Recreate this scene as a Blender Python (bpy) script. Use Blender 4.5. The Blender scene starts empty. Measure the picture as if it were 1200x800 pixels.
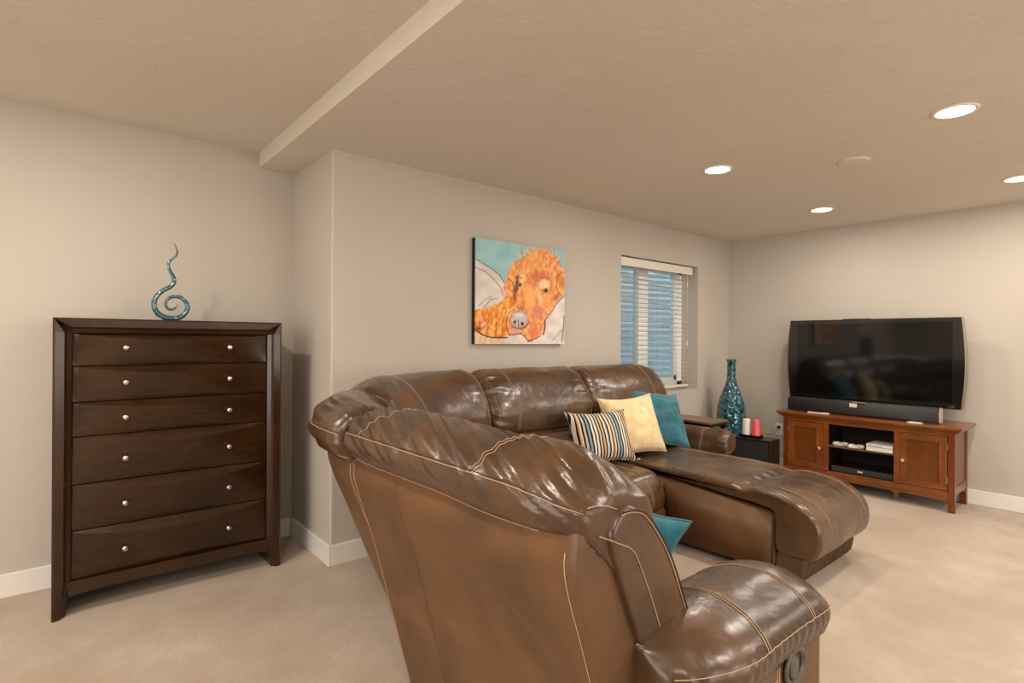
import bpy, bmesh, math, random
import numpy as np
from mathutils import Vector, Matrix, noise

# ------------------------------------------------------------------ camera, world, lamps, exposure
S = bpy.context.scene
C = S.collection
PI = math.pi
CAM_H = 1.273
YAW, ROLL, FPX = math.radians(40.043), 0.0057, 640.64
cam = bpy.data.cameras.new('camera')
co = bpy.data.objects.new('camera', cam); C.objects.link(co)
cam.sensor_width = 36.0; cam.sensor_fit = 'HORIZONTAL'
cam.lens = FPX / 1200 * 36
cam.shift_y = -1.2 / 1200
cam.clip_start = 0.02
fwd = Vector((math.sin(YAW), math.cos(YAW), 0)); right = Vector((math.cos(YAW), -math.sin(YAW), 0)); up = Vector((0, 0, 1))
r2 = right * math.cos(ROLL) + up * math.sin(ROLL); u2 = up * math.cos(ROLL) - right * math.sin(ROLL)
m = Matrix((r2, u2, -fwd)).transposed().to_4x4(); m.translation = (0, 0, CAM_H)
co.matrix_world = m
S.camera = co

world = bpy.data.worlds.new('sky'); S.world = world; world.use_nodes = True
bg = world.node_tree.nodes['Background']
bg.inputs[0].default_value = (0.76, 0.91, 1.0, 1); bg.inputs[1].default_value = 3.2

S.view_settings.view_transform = 'Standard'; S.view_settings.look = 'None'
S.view_settings.gamma = 1.0; S.view_settings.use_curve_mapping = False
S.view_settings.exposure = 0.22

ZL, ZH = 2.344, 2.439           # low and high ceiling
YB, YA, XC, XJ, XB = 3.009, 3.649, 5.587, 1.200, 0.987
LAMP_W = 11.5
LAMP_COL = (1.0, 0.90, 0.79)
LIGHTS = [  # downlights: x, y, ceiling height, strength factor
    (3.185, 0.62, ZL, 1.0), (3.165, 1.785, ZL, .85), (4.75, 1.775, ZL, .8), (4.80, 0.60, ZL, 1.0),
    (1.75, -0.55, ZL, 1.2), (3.185, -0.75, ZL, 1.2), (4.78, -0.75, ZL, 1.0),
    (-0.25, 2.42, ZH, 1.5), (-0.25, 0.70, ZH, 1.5), (-0.25, -1.1, ZH, 1.5), (-1.7, 0.8, ZH, 1.2), (-1.7, 2.42, ZH, 1.2)]

def soft(name, loc, rot, sx, sy, e, col):     # added fill light from the unseen left and front, to even out brightness
    la = bpy.data.lights.new(name, 'AREA'); la.shape = 'RECTANGLE'; la.size = sx; la.size_y = sy; la.energy = e; la.color = col
    lo = bpy.data.objects.new(name, la); C.objects.link(lo); lo.location = loc; lo.rotation_euler = rot
soft('left_fill', (-3.1, 0.2, 1.25), (0, -PI / 2, 0), 1.9, 3.2, 62, (1.0, .95, .88))
soft('front_fill', (2.4, -3.3, 1.25), (PI / 2, 0, 0), 3.8, 1.9, 66, (1.0, .95, .88))

# ------------------------------------------------------------------ materials
def lin(c):
    c = c / 255.0
    return c / 12.92 if c <= 0.04045 else ((c + 0.055) / 1.055) ** 2.4
def rgb(r, g, b): return (lin(r), lin(g), lin(b), 1.0)

def mat(name, col, rough=0.6, metal=0.0, spec=0.5, coat=0.0):
    M = bpy.data.materials.new(name); M.use_nodes = True
    b = M.node_tree.nodes['Principled BSDF']
    b.inputs['Base Color'].default_value = col; b.inputs['Roughness'].default_value = rough
    b.inputs['Metallic'].default_value = metal; b.inputs['Specular IOR Level'].default_value = spec
    if coat: b.inputs['Coat Weight'].default_value = coat; b.inputs['Coat Roughness'].default_value = .15
    return M
def nd(M, t, **k):
    n = M.node_tree.nodes.new(t)
    for a, v in k.items(): setattr(n, a, v)
    return n
def lk(M, a, b): M.node_tree.links.new(a, b)
def bsdf(M): return M.node_tree.nodes['Principled BSDF']
def coords(M, scale=(1, 1, 1), obj=True, rot=(0, 0, 0)):
    tc = nd(M, 'ShaderNodeTexCoord'); mp = nd(M, 'ShaderNodeMapping')
    mp.inputs['Scale'].default_value = scale; mp.inputs['Rotation'].default_value = rot
    lk(M, tc.outputs['Object' if obj else 'Generated'], mp.inputs[0]); return mp.outputs[0]
def noise_n(M, vec, scale, detail=4, rough=.5, dist=0):
    n = nd(M, 'ShaderNodeTexNoise'); n.inputs['Scale'].default_value = scale; n.inputs['Detail'].default_value = detail
    n.inputs['Roughness'].default_value = rough; n.inputs['Distortion'].default_value = dist
    lk(M, vec, n.inputs['Vector']); return n.outputs[0]
def ramp(M, fac, stops):
    r = nd(M, 'ShaderNodeValToRGB'); e = r.color_ramp.elements
    while len(e) < len(stops): e.new(.5)
    for i, (p, c) in enumerate(stops): e[i].position = p; e[i].color = c
    lk(M, fac, r.inputs[0]); return r.outputs[0]
def bump(M, h, strength, dist, prev=None):
    b = nd(M, 'ShaderNodeBump'); b.inputs['Strength'].default_value = strength; b.inputs['Distance'].default_value = dist
    lk(M, h, b.inputs['Height'])
    if prev is not None: lk(M, prev, b.inputs['Normal'])
    return b.outputs[0]

def plaster(name, c1, c2, bs, dist, sc):
    M = mat(name, c1, .85, spec=.25); v = coords(M)
    n = noise_n(M, v, 1.3, 3); lk(M, ramp(M, n, [(.35, c1), (.65, c2)]), bsdf(M).inputs['Base Color'])
    k = noise_n(M, v, sc, 5, .6, .6)
    s = ramp(M, k, [(.48, (0, 0, 0, 1)), (.58, (1, 1, 1, 1))])
    lk(M, bump(M, s, bs, dist), bsdf(M).inputs['Normal']); return M
M_WALL = plaster('greige_wall_paint', rgb(188, 180, 169), rgb(192, 184, 173), .10, .002, 22)
M_CEIL = plaster('knockdown_ceiling', rgb(216, 207, 194), rgb(219, 211, 199), .28, .0035, 7)
M_TRIM = mat('white_trim_paint', rgb(232, 228, 222), .35)
M_VINYL = mat('white_vinyl', rgb(246, 248, 246), .4)
M_SLAT = mat('white_slats', rgb(226, 220, 208), .45)

def carpet():
    M = mat('beige_carpet', rgb(200, 175, 152), .95, spec=.1); v = coords(M)
    big = noise_n(M, v, 2.2, 5, .62, .3)
    lk(M, ramp(M, big, [(.38, rgb(176, 156, 136)), (.55, rgb(186, 168, 149)), (.68, rgb(198, 183, 165))]), bsdf(M).inputs['Base Color'])
    f = noise_n(M, v, 170, 3, .7); g = noise_n(M, v, 40, 3, .6)
    b1 = bump(M, f, .8, .006); lk(M, bump(M, g, .35, .006, b1), bsdf(M).inputs['Normal'])
    bsdf(M).inputs['Sheen Weight'].default_value = .25
    return M
M_CARPET = carpet()

def leather(name, c1, c2, rough, wr=.35, coat=.25):
    M = mat(name, c1, rough, spec=.5, coat=coat); v = coords(M)
    n = noise_n(M, v, 3.2, 6, .6, .5)
    lk(M, ramp(M, n, [(.34, c1), (.68, c2)]), bsdf(M).inputs['Base Color'])
    rr = noise_n(M, v, 9, 3)
    mr = nd(M, 'ShaderNodeMapRange'); mr.inputs[3].default_value = rough - .08; mr.inputs[4].default_value = rough + .14
    lk(M, rr, mr.inputs[0]); lk(M, mr.outputs[0], bsdf(M).inputs['Roughness'])
    vo = nd(M, 'ShaderNodeTexVoronoi'); vo.inputs['Scale'].default_value = 240; lk(M, v, vo.inputs['Vector'])
    b = bump(M, vo.outputs[0], .05, .001)
    w = noise_n(M, v, 11, 3, .5, .35)
    b = bump(M, w, wr, .010, b); lk(M, b, bsdf(M).inputs['Normal']); 
    bsdf(M).inputs['Coat Roughness'].default_value = .28
    lk(M, b, bsdf(M).inputs['Coat Normal'])
    return M
M_LEA = leather('brown_leather', rgb(56, 38, 24), rgb(95, 66, 40), .26, .45, .35)
M_LEAP = leather('brown_leather_panel', rgb(84, 57, 33), rgb(113, 77, 44), .46, .10, .05)
M_THREAD = mat('tan_thread', rgb(186, 152, 118), .8)
M_PIPE = mat('leather_piping', rgb(70, 46, 32), .4)
M_BLACK = mat('black_plastic', rgb(18, 18, 18), .35)
M_DARKGAP = mat('dark_void', rgb(10, 9, 8), .9)
M_GREYP = mat('grey_plastic', rgb(84, 77, 68), .4)

def wood(name, c1, c2, rough, scale=(1, 1, 1), rot=(0, 0, 0), coat=.3):
    M = mat(name, c1, rough, coat=coat); v = coords(M, scale, rot=rot)
    n = noise_n(M, v, 6, 6, .6, 1.0); v2 = coords(M)
    big = noise_n(M, v2, 3.5, 3)
    mx = nd(M, 'ShaderNodeMath', operation='ADD'); mu = nd(M, 'ShaderNodeMath', operation='MULTIPLY'); mu.inputs[1].default_value = .5
    lk(M, n, mx.inputs[0]); lk(M, big, mx.inputs[1]); lk(M, mx.outputs[0], mu.inputs[0])
    lk(M, ramp(M, mu.outputs[0], [(.35, c1), (.65, c2)]), bsdf(M).inputs['Base Color'])
    lk(M, bump(M, n, .06, .001), bsdf(M).inputs['Normal']); return M
M_ESP = wood('espresso_wood', rgb(37, 21, 8), rgb(60, 36, 15), .24, (1, 1, 9), coat=.12)
M_ESPV = wood('espresso_wood_upright', rgb(37, 20, 8), rgb(60, 35, 14), .24, (9, 9, 1), coat=.12)
M_CHY = wood('cherry_wood', rgb(98, 50, 16), rgb(146, 82, 30), .30, (2, 1, 9))
M_CHYV = wood('cherry_wood_upright', rgb(86, 36, 12), rgb(124, 60, 22), .30, (9, 9, 1))
M_CHYD = wood('cherry_wood_panel', rgb(90, 46, 12), rgb(122, 68, 20), .32, (9, 9, 1))
M_NICKEL = mat('brushed_nickel', rgb(200, 190, 178), .28, 1.0)
M_CHROME = mat('pale_steel', rgb(225, 215, 205), .22, 1.0)
M_TBL = wood('walnut_table', rgb(92, 70, 52), rgb(128, 100, 76), .4, (6, 1, 6))

# ------------------------------------------------------------------ mesh helpers
def link(name, me, m, parent=None, smooth=False, kind=None):
    if m is not None and not me.materials: me.materials.append(m)
    if smooth:
        for p in me.polygons: p.use_smooth = True
    o = bpy.data.objects.new(name, me); C.objects.link(o)
    if parent is not None: o.parent = parent
    if kind: o['kind'] = kind
    return o
def fin(name, bm, m, parent=None, smooth=False, kind=None, fix=True):
    if fix: bmesh.ops.recalc_face_normals(bm, faces=bm.faces)
    me = bpy.data.meshes.new(name); bm.to_mesh(me); bm.free()
    return link(name, me, m, parent, smooth, kind)
def tag(o, label, cat, group=None):
    o['label'] = label; o['category'] = cat
    if group: o['group'] = group
    return o
def thing(name, label, cat, loc=(0, 0, 0), rz=0, group=None):
    o = bpy.data.objects.new(name, None); C.objects.link(o); o.location = loc; o.rotation_euler = (0, 0, rz)
    o.empty_display_size = .05
    return tag(o, label, cat, group)
def bx(bm, x0, x1, y0, y1, z0, z1, bev=0.0, seg=2):
    x0, x1 = sorted((x0, x1)); y0, y1 = sorted((y0, y1)); z0, z1 = sorted((z0, z1))
    r = bmesh.ops.create_cube(bm, size=1.0)
    vs = r['verts']
    bmesh.ops.scale(bm, vec=(x1 - x0, y1 - y0, z1 - z0), verts=vs)
    bmesh.ops.translate(bm, vec=((x0 + x1) / 2, (y0 + y1) / 2, (z0 + z1) / 2), verts=vs)
    if bev > 0:
        es = list({e for v in vs for e in v.link_edges})
        bmesh.ops.bevel(bm, geom=es, offset=bev, segments=seg, affect='EDGES', profile=.5)
def box(name, b, m, parent=None, bev=0.0, kind=None, seg=2):
    bm = bmesh.new(); bx(bm, *b, bev, seg); return fin(name, bm, m, parent, kind=kind)
def boxes(name, bl, m, parent=None, bev=0.0, kind=None):
    bm = bmesh.new()
    for b in bl: bx(bm, *b, bev)
    return fin(name, bm, m, parent, kind=kind)
def lathe(bm, prof, axis='Z', seg=32, loc=(0, 0, 0)):
    rings = []
    for (r, h) in prof:
        ring = []
        for i in range(seg):
            a = 2 * PI * i / seg; c, s = math.cos(a) * r, math.sin(a) * r
            p = {'Z': (c, s, h), 'X': (h, c, s), 'Y': (c, h, s)}[axis]
            ring.append(bm.verts.new((p[0] + loc[0], p[1] + loc[1], p[2] + loc[2])))
        rings.append(ring)
    for a, b in zip(rings, rings[1:]):
        for i in range(seg): bm.faces.new((a[i], a[(i + 1) % seg], b[(i + 1) % seg], b[i]))
    bm.faces.new(rings[0]); bm.faces.new(rings[-1])
def extr(bm, poly, a0, a1, axis='Y'):
    """prism of polygon poly (2D) between a0 and a1 along axis"""
    def P(p, a): return {'Y': (p[0], a, p[1]), 'X': (a, p[0], p[1]), 'Z': (p[0], p[1], a)}[axis]
    v0 = [bm.verts.new(P(p, a0)) for p in poly]; v1 = [bm.verts.new(P(p, a1)) for p in poly]
    n = len(poly)
    for i in range(n): bm.faces.new((v0[i], v0[(i + 1) % n], v1[(i + 1) % n], v1[i]))
    bm.faces.new(v0); bm.faces.new(v1)
def tube(bm, pts, rad, seg=8, closed=False, flat=1.0):
    pts = [Vector(p) for p in pts]; n = len(pts)
    if not hasattr(rad, '__len__'): rad = [rad] * n
    rings = []; prev = None
    for i, p in enumerate(pts):
        a = pts[i - 1] if (i or closed) else p; b = pts[(i + 1) % n] if (i < n - 1 or closed) else p
        t = (b - a).normalized()
        if prev is None:
            ref = Vector((0, 0, 1)) if abs(t.z) < .9 else Vector((1, 0, 0)); nrm = t.cross(ref).normalized()
        else:
            nrm = (prev - t * prev.dot(t)); nrm = nrm.normalized() if nrm.length > 1e-6 else t.orthogonal().normalized()
        prev = nrm; bn = t.cross(nrm)
        rings.append([bm.verts.new(p + (nrm * math.cos(2 * PI * k / seg) + bn * math.sin(2 * PI * k / seg) * flat) * rad[i]) for k in range(seg)])
    rng = range(n if closed else n - 1)
    for i in rng:
        a, b = rings[i], rings[(i + 1) % n]
        for k in range(seg): bm.faces.new((a[k], a[(k + 1) % seg], b[(k + 1) % seg], b[k]))
    if not closed: bm.faces.new(rings[0]); bm.faces.new(rings[-1])
def cr(pts, n, closed=True):
    """catmull-rom resample, n samples"""
    P = [Vector(p) for p in pts]; N = len(P); out = []
    # arclength-uniform
    fine = []
    segs = N if closed else N - 1
    for i in range(segs):
        if closed: a, b, c, d = P[(i - 1) % N], P[i], P[(i + 1) % N], P[(i + 2) % N]
        else: a, b, c, d = P[max(i - 1, 0)], P[i], P[i + 1], P[min(i + 2, N - 1)]
        for k in range(12):
            t = k / 12; fine.append(.5 * ((2 * b) + (c - a) * t + (2 * a - 5 * b + 4 * c - d) * t * t + (3 * b - a - 3 * c + d) * t ** 3))
    fine.append(P[0].copy() if closed else P[-1].copy())
    L = [0]
    for a, b in zip(fine, fine[1:]): L.append(L[-1] + (b - a).length)
    j = 0
    for k in range(n):
        s = L[-1] * k / (n if closed else n - 1)
        while j < len(L) - 2 and L[j + 1] < s: j += 1
        f = (s - L[j]) / max(L[j + 1] - L[j], 1e-9); out.append(fine[j].lerp(fine[j + 1], f))
    return out

# ------------------------------------------------------------------ the setting
def struct(name, o):
    o.name = name; o['kind'] = 'structure'; return o
X0, Y0 = -3.2, -3.4
struct('floor', box('floor', (X0 - .1, XC + .1, Y0 - .1, YA + .1, -.08, 0), M_CARPET))
struct('wall_alcove', box('wall_alcove', (X0 - .1, XJ + .14, YA, YA + .12, 0, ZH + .1), M_WALL))
WX0, WX1, WZ0, WZ1, WD = 3.755, 4.97, .797, 2.02, .20
WT = .26
bm = bmesh.new()      # back wall as one skin with the window recess folded in and an eased outer corner
def quad(*p): bm.faces.new([bm.verts.new(q) for q in p])
gx, gz = [XJ + .012, WX0, WX1, XC + .1], [0, WZ0, WZ1, ZL + .02]
for i in range(3):
    for k in range(3):
        if i == 1 and k == 1: continue
        quad((gx[i], YB, gz[k]), (gx[i + 1], YB, gz[k]), (gx[i + 1], YB, gz[k + 1]), (gx[i], YB, gz[k + 1]))
for (p, q) in (((WX0, WZ0), (WX1, WZ0)), ((WX1, WZ0), (WX1, WZ1)), ((WX1, WZ1), (WX0, WZ1)), ((WX0, WZ1), (WX0, WZ0))):
    quad((p[0], YB, p[1]), (q[0], YB, q[1]), (q[0], YB + WT, q[1]), (p[0], YB + WT, p[1]))
for k in range(5):
    t0, t1 = PI / 2 * k / 5, PI / 2 * (k + 1) / 5
    A = [(XJ + .012 - .012 * math.sin(t), YB + .012 - .012 * math.cos(t)) for t in (t0, t1)]
    quad((*A[0], 0), (*A[1], 0), (*A[1], ZL + .02), (*A[0], ZL + .02))
bmesh.ops.remove_doubles(bm, verts=bm.verts, dist=1e-5)
struct('wall_back', fin('wall_back', bm, M_WALL))
bm = bmesh.new(); quad((XJ, YB + .012, 0), (XJ, YA, 0), (XJ, YA, ZL + .02), (XJ, YB + .012, ZL + .02)); struct('wall_jog', fin('wall_jog', bm, M_WALL))
struct('wall_right', box('wall_right', (XC, XC + .1, Y0, YB, 0, ZL), M_WALL))
struct('wall_left', box('wall_left', (X0 - .1, X0, Y0, YA, 0, ZH), M_WALL))
struct('wall_front', box('wall_front', (X0 - .1, XC + .1, Y0 - .1, Y0, 0, ZH), M_WALL))
cl = struct('ceiling', boxes('ceiling', [(XB, XC + .1, Y0, YA + .1, ZL, ZH + .1)], M_CEIL))
box('upper_ceiling', (X0 - .1, XB, Y0 - .1, YA + .1, ZH, ZH + .1), M_CEIL, cl)
def baseboard(name, x0, x1, y0, y1):
    struct(name, box(name, (x0, x1, y0, y1, 0, .116), M_TRIM, bev=.003))
T = .014
baseboard('baseboard_alcove', X0, XJ - T, YA - T, YA)
baseboard('baseboard_jog', XJ - T, XJ, YB - T, YA)
baseboard('baseboard_back', XJ, XC - T, YB - T, YB)
baseboard('baseboard_right', XC - T, XC, Y0, YB)
baseboard('baseboard_left', X0, X0 + T, Y0, YA - T)
baseboard('baseboard_front', X0 + T, XC - T, Y0, Y0 + T)

# ceiling downlights: each is a thing with trim ring, lens and its own lamp
M_EMIT = bpy.data.materials.new('lit_lens'); M_EMIT.use_nodes = True
nt = M_EMIT.node_tree; nt.nodes.clear(); em = nt.nodes.new('ShaderNodeEmission'); mo = nt.nodes.new('ShaderNodeOutputMaterial')
em.inputs[0].default_value = (1, .93, .84, 1); em.inputs[1].default_value = 9; nt.links.new(em.outputs[0], mo.inputs[0])
bm = bmesh.new()
prof = [(.068, -.001), (.074, -.006), (.088, -.006), (.092, 0)]
rings = []
for r, z in prof + [(.068, 0)]:
    rings.append([bm.verts.new((r * math.cos(2 * PI * i / 40), r * math.sin(2 * PI * i / 40), z)) for i in range(40)])
for a, b in zip(rings, rings[1:] + rings[:1]):
    for i in range(40): bm.faces.new((a[i], a[(i + 1) % 40], b[(i + 1) % 40], b[i]))
bmesh.ops.recalc_face_normals(bm, faces=bm.faces)
RING = bpy.data.meshes.new('trim_ring'); bm.to_mesh(RING); bm.free()
bm = bmesh.new(); lathe(bm, [(.072, -.0045), (.072, -.001)], seg=40); bmesh.ops.recalc_face_normals(bm, faces=bm.faces)
LENS = bpy.data.meshes.new('lens'); bm.to_mesh(LENS); bm.free()
where = ['recessed round ceiling downlight nearest the camera, above the end of the chaise',
         'round ceiling downlight over the sofa, left of the other lit ones',
         'small round ceiling downlight farthest away, in front of the television wall corner',
         'round ceiling downlight cut off by the right edge of the photo']
for i, (x, y, z, k) in enumerate(LIGHTS):
    t = thing('ceiling_downlight', where[i] if i < 4 else 'round ceiling downlight outside the photograph', 'ceiling light', (x, y, z),
              group='recessed ceiling downlights')
    link('trim_ring', RING, M_TRIM, t, True); link('lens', LENS, M_EMIT, t)
    la = bpy.data.lights.new('downlight', 'AREA'); la.shape = 'DISK'; la.size = .14; la.energy = LAMP_W * k; la.color = LAMP_COL
    lo = bpy.data.objects.new('downlight', la); C.objects.link(lo); lo.parent = t; lo.location = (0, 0, -.012)
t = thing('ceiling_cover', 'flat round blank cover plate on the ceiling between the lights', 'ceiling plate', (3.62, 1.18, ZL))
bm = bmesh.new(); lathe(bm, [(.0001, 0), (.085, 0), (.085, -.004), (.075, -.010), (.0001, -.011)], seg=40); fin('plate', bm, M_CEIL, t)

# window
win = bpy.data.objects.new('window_1', None); C.objects.link(win); win['kind'] = 'structure'
fy0, fy1 = YB + .185, YB + .245
boxes('window_frame', [(WX0, WX0 + .07, fy0, fy1, WZ0, WZ1), (WX1 - .085, WX1, fy0, fy1, WZ0, WZ1),
                       (WX0, WX1, fy0, fy1, WZ0, WZ0 + .075), (WX0, WX1, fy0, fy1, WZ1 - .07, WZ1)], M_VINYL, win, .004)
box('mullion', (4.24, 4.38, fy0 - .006, fy1, WZ0 + .07, WZ1 - .07), M_VINYL, win, .004)
boxes('sash', [(4.38, 4.41, fy0 + .01, fy1, WZ0 + .075, WZ1 - .07), (4.855, 4.885, fy0 + .01, fy1, WZ0 + .075, WZ1 - .07),
               (4.38, 4.885, fy0 + .01, fy1, WZ0 + .07, WZ0 + .11)], M_VINYL, win, .003)
box('window_latch', (4.845, 4.862, fy0 - .012, fy0 + .01, .90, .93), M_BLACK, win, .002)
M_GLASS = bpy.data.materials.new('window_glass'); M_GLASS.use_nodes = True
nt = M_GLASS.node_tree; nt.nodes.clear(); tr = nt.nodes.new('ShaderNodeBsdfTransparent'); gl = nt.nodes.new('ShaderNodeBsdfGlossy'); mx = nt.nodes.new('ShaderNodeMixShader'); mo = nt.nodes.new('ShaderNodeOutputMaterial')
tr.inputs[0].default_value = (.92, .97, .98, 1); gl.inputs['Roughness'].default_value = .03; mx.inputs[0].default_value = .06
nt.links.new(tr.outputs[0], mx.inputs[1]); nt.links.new(gl.outputs[0], mx.inputs[2]); nt.links.new(mx.outputs[0], mo.inputs[0])
box('pane', (WX0 + .07, 4.24, fy0 + .03, fy0 + .034, WZ0 + .07, WZ1 - .07), M_GLASS, win)
box('pane', (4.41, 4.855, fy0 + .03, fy0 + .034, WZ0 + .11, WZ1 - .07), M_GLASS, win)
# window well outside: corrugated steel half round, gravel bottom
M_WELL = mat('galvanised_steel', rgb(200, 210, 218), .6, .0)
bm = bmesh.new(); zs = [.3 + .012 * i for i in range(176)]; prev = None
for z in zs:
    R = .95 + .018 * math.sin(z / .075 * 2 * PI)
    row = [bm.verts.new((4.5 + 1.6 * R * math.cos(PI * k / 32), YB + WT + .0 + R * math.sin(PI * k / 32), z)) for k in range(33)]
    if prev:
        for k in range(32): bm.faces.new((prev[k], prev[k + 1], row[k + 1], row[k]))
    prev = row
well = thing('window_well', 'corrugated bluish steel window well outside the blinds', 'window well', (0, 0, 0))
fin('steel_liner', bm, M_WELL, well, True)
M_GRAVEL = mat('gravel', rgb(120, 120, 118), .9); v = coords(M_GRAVEL); lk(M_GRAVEL, bump(M_GRAVEL, noise_n(M_GRAVEL, v, 40, 2), 1, .02), bsdf(M_GRAVEL).inputs['Normal'])
g = box('ground', (2.9, 6.1, YB + WT, YB + WT + 1.1, .2, .3), M_GRAVEL, well)

# blinds
bl = thing('window_blind', 'white horizontal slat blind with a plain valance hanging in the window recess', 'blind', (0, YB + .075, 0))
box('valance', (WX0 + .006, 4.895, -.058, -.045, 1.935, 2.010), M_SLAT, bl, .003)
box('headrail', (WX0 + .01, 4.885, -.040, .020, 1.965, 2.012), M_SLAT, bl, .002)
bm = bmesh.new()
for k in range(7):
    pass
sl = []
W = .048
cross = [(-W / 2, 0), (-W / 4, .0016), (0, .0022), (W / 4, .0016), (W / 2, 0), (W / 4, -.0008), (0, -.0004), (-W / 4, -.0008)]
extr(bm, cross, WX0 + .012, 4.885, 'X')
bmesh.ops.recalc_face_normals(bm, faces=bm.faces); SL = bpy.data.meshes.new('slat'); bm.to_mesh(SL); bm.free()
z = 1.925
while z > .88:
    s = link('slat', SL, M_SLAT, bl); s.location = (0, 0, z); s.rotation_euler = (math.radians(-6 + random.uniform(-1, 1)), 0, 0); z -= .0432
box('bottom_rail', (WX0 + .012, 4.885, -.024, .024, .826, .846), M_SLAT, bl, .003)
for x in (3.95, 4.40, 4.80):
    for yy in (-.026, .026):
        bm = bmesh.new(); tube(bm, [(x, yy, 1.96), (x, yy, .84)], .0012, 6); fin('ladder_cord', bm, M_SLAT, bl)
bm = bmesh.new(); tube(bm, [(4.82, -.048, 1.93), (4.82, -.048, 1.28)], .002, 6); lathe(bm, [(.003, 1.28), (.007, 1.26), (.008, 1.235), (.004, 1.225)], seg=10, loc=(4.82, -.048, 0)); lathe(bm, [(.003, 1.86), (.006, 1.85), (.006, 1.82), (.003, 1.81)], seg=10, loc=(4.82, -.048, 0))
fin('pull_cord', bm, M_SLAT, bl, True)

# ------------------------------------------------------------------ dresser
DX0, DX1, DY, DZ = 0.0, .987, 3.188, 1.365
dr = thing('dresser', 'tall dark espresso wood chest of six wavy-front drawers with small round knobs', 'dresser', (0, 0, 0))
DB = 3.615
FW = .068
def frame_prof(y0):  # bevelled casing facing the room
    pass
# uprights run to the floor; each tapers at the foot on the inner side, front face slopes inward
for sgn in (0, 1):
    bm = bmesh.new()
    xo = DX0 if sgn == 0 else DX1; d = 1 if sgn == 0 else -1
    lv = [(0, .046), (.05, .050), (.11, .060), (.16, FW), (DZ - FW, FW), (DZ, .0)]
    rings = []
    for z, w in lv:
        if z == DZ:
            pts = [(0, 0), (.002, 0), (.004, .004), (.004, .03), (0, .03)]
            w = .004
        ww = max(w, .004)
        pts = [(xo, DY + .006), (xo + d * ww * .12, DY), (xo + d * ww * .60, DY + .004), (xo + d * ww * .74, DY + .016), (xo + d * ww, DY + .030), (xo + d * ww, DB), (xo, DB)]
        rings.append([bm.verts.new((p[0], p[1], z)) for p in pts])
    n = len(rings[0])
    for a, b in zip(rings, rings[1:]):
        for i in range(n): bm.faces.new((a[i], a[(i + 1) % n], b[(i + 1) % n], b[i]))
    bm.faces.new(rings[0]); bm.faces.new(rings[-1])
    fin('side_post', bm, M_ESPV, dr)
bm = bmesh.new(); rings = []
for x, w in ((DX0, .004), (DX0 + FW, FW), (DX1 - FW, FW), (DX1, .004)):
    pts = [(DY + .006, DZ), (DY, DZ - w * .12), (DY + .004, DZ - w * .60), (DY + .016, DZ - w * .74), (DY + .030, DZ - w), (DB, DZ - w), (DB, DZ)]
    rings.append([bm.verts.new((x, p[0], p[1])) for p in pts])
n = 7
for a, b in zip(rings, rings[1:]):
    for i in range(n): bm.faces.new((a[i], a[(i + 1) % n], b[(i + 1) % n], b[i]))
bm.faces.new(rings[0]); bm.faces.new(rings[-1])
fin('top', bm, M_ESP, dr)
box('carcass', (DX0 + FW - .004, DX1 - FW + .004, DY + .055, DB - .005, .12, DZ - .02), M_DARKGAP, dr)
bm = bmesh.new(); xs = [DX0 + FW - .01 + (DX1 - DX0 - 2 * FW + .02) * k / 24 for k in range(25)]
poly = [(x, .156) for x in xs] + [(x, .088 + .012 * (1 - abs(2 * k / 24 - 1) ** 6)) for k, x in reversed(list(enumerate(xs)))]
extr(bm, poly, DY + .024, DY + .046, 'Y'); fin('bottom_rail', bm, M_ESP, dr)
ZB = [1.298, 1.143, .975, .815, .594, .381, .159]
xa, xb = DX0 + FW + .003, DX1 - FW - .003
KN = bmesh.new(); lathe(KN, [(.004, 0), (.005, -.010), (.006, -.014), (.012, -.017), (.0135, -.022), (.011, -.028), (.004, -.030)], 'Y', 20)
bmesh.ops.recalc_face_normals(KN, faces=KN.faces); KNM = bpy.data.meshes.new('knob'); KN.to_mesh(KNM); KN.free()
for i in range(6):
    zt, zb = ZB[i] - .003, ZB[i + 1] + .003
    H = zt - zb; NX, NZ = 40, 14
    bm = bmesh.new(); g = []
    for j in range(NZ + 1):
        row = []
        for k in range(NX + 1):
            u = k / NX; b = math.sin(PI * u) ** .75
            cz = .20 * b                          # crest position below the top edge
            w = j / NZ
            # place rows so one lands on the crest
            if j <= 4: f = cz * j / 4
            else: f = cz + (1 - cz) * (j - 4) / (NZ - 4)
            o = .044 * b * (min(1, f / max(cz, 1e-4)) if f <= cz + 1e-6 else max(0, 1 - (f - cz) / (1 - cz)) ** .8)
            row.append(bm.verts.new((xa + (xb - xa) * u, DY + .042 - o, zt - H * f)))
        g.append(row)
    for j in range(NZ):
        for k in range(NX): bm.faces.new((g[j][k], g[j + 1][k], g[j + 1][k + 1], g[j][k + 1]))
    back = [[bm.verts.new((x, DY + .058, z)) for x in (xa, xb)] for z in (zt, zb)]
    bm.faces.new([*g[0], back[0][1], back[0][0]]); bm.faces.new([*reversed(g[-1]), back[1][0], back[1][1]])
    bm.faces.new([g[j][0] for j in range(NZ, -1, -1)] + [back[0][0], back[1][0]]); bm.faces.new([g[j][-1] for j in range(NZ + 1)] + [back[1][1], back[0][1]])
    bm.faces.new((back[0][0], back[0][1], back[1][1], back[1][0]))
    d = fin('drawer', bm, M_ESP, dr)
    zk = [1.228, 1.062, .895, .700, .485, .268][i]
    f = (zt - zk) / H; 
    for x in (.270, .722):
        u = (x - xa) / (xb - xa); b = math.sin(PI * u) ** .75; cz = .20 * b
        o = .044 * b * (max(0, 1 - (f - cz) / (1 - cz)) ** .8 if f > cz else f / cz)
        kx = link('knob', KNM, M_CHROME, d, True); kx.location = (x, DY + .043 - o, zk)

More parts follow.
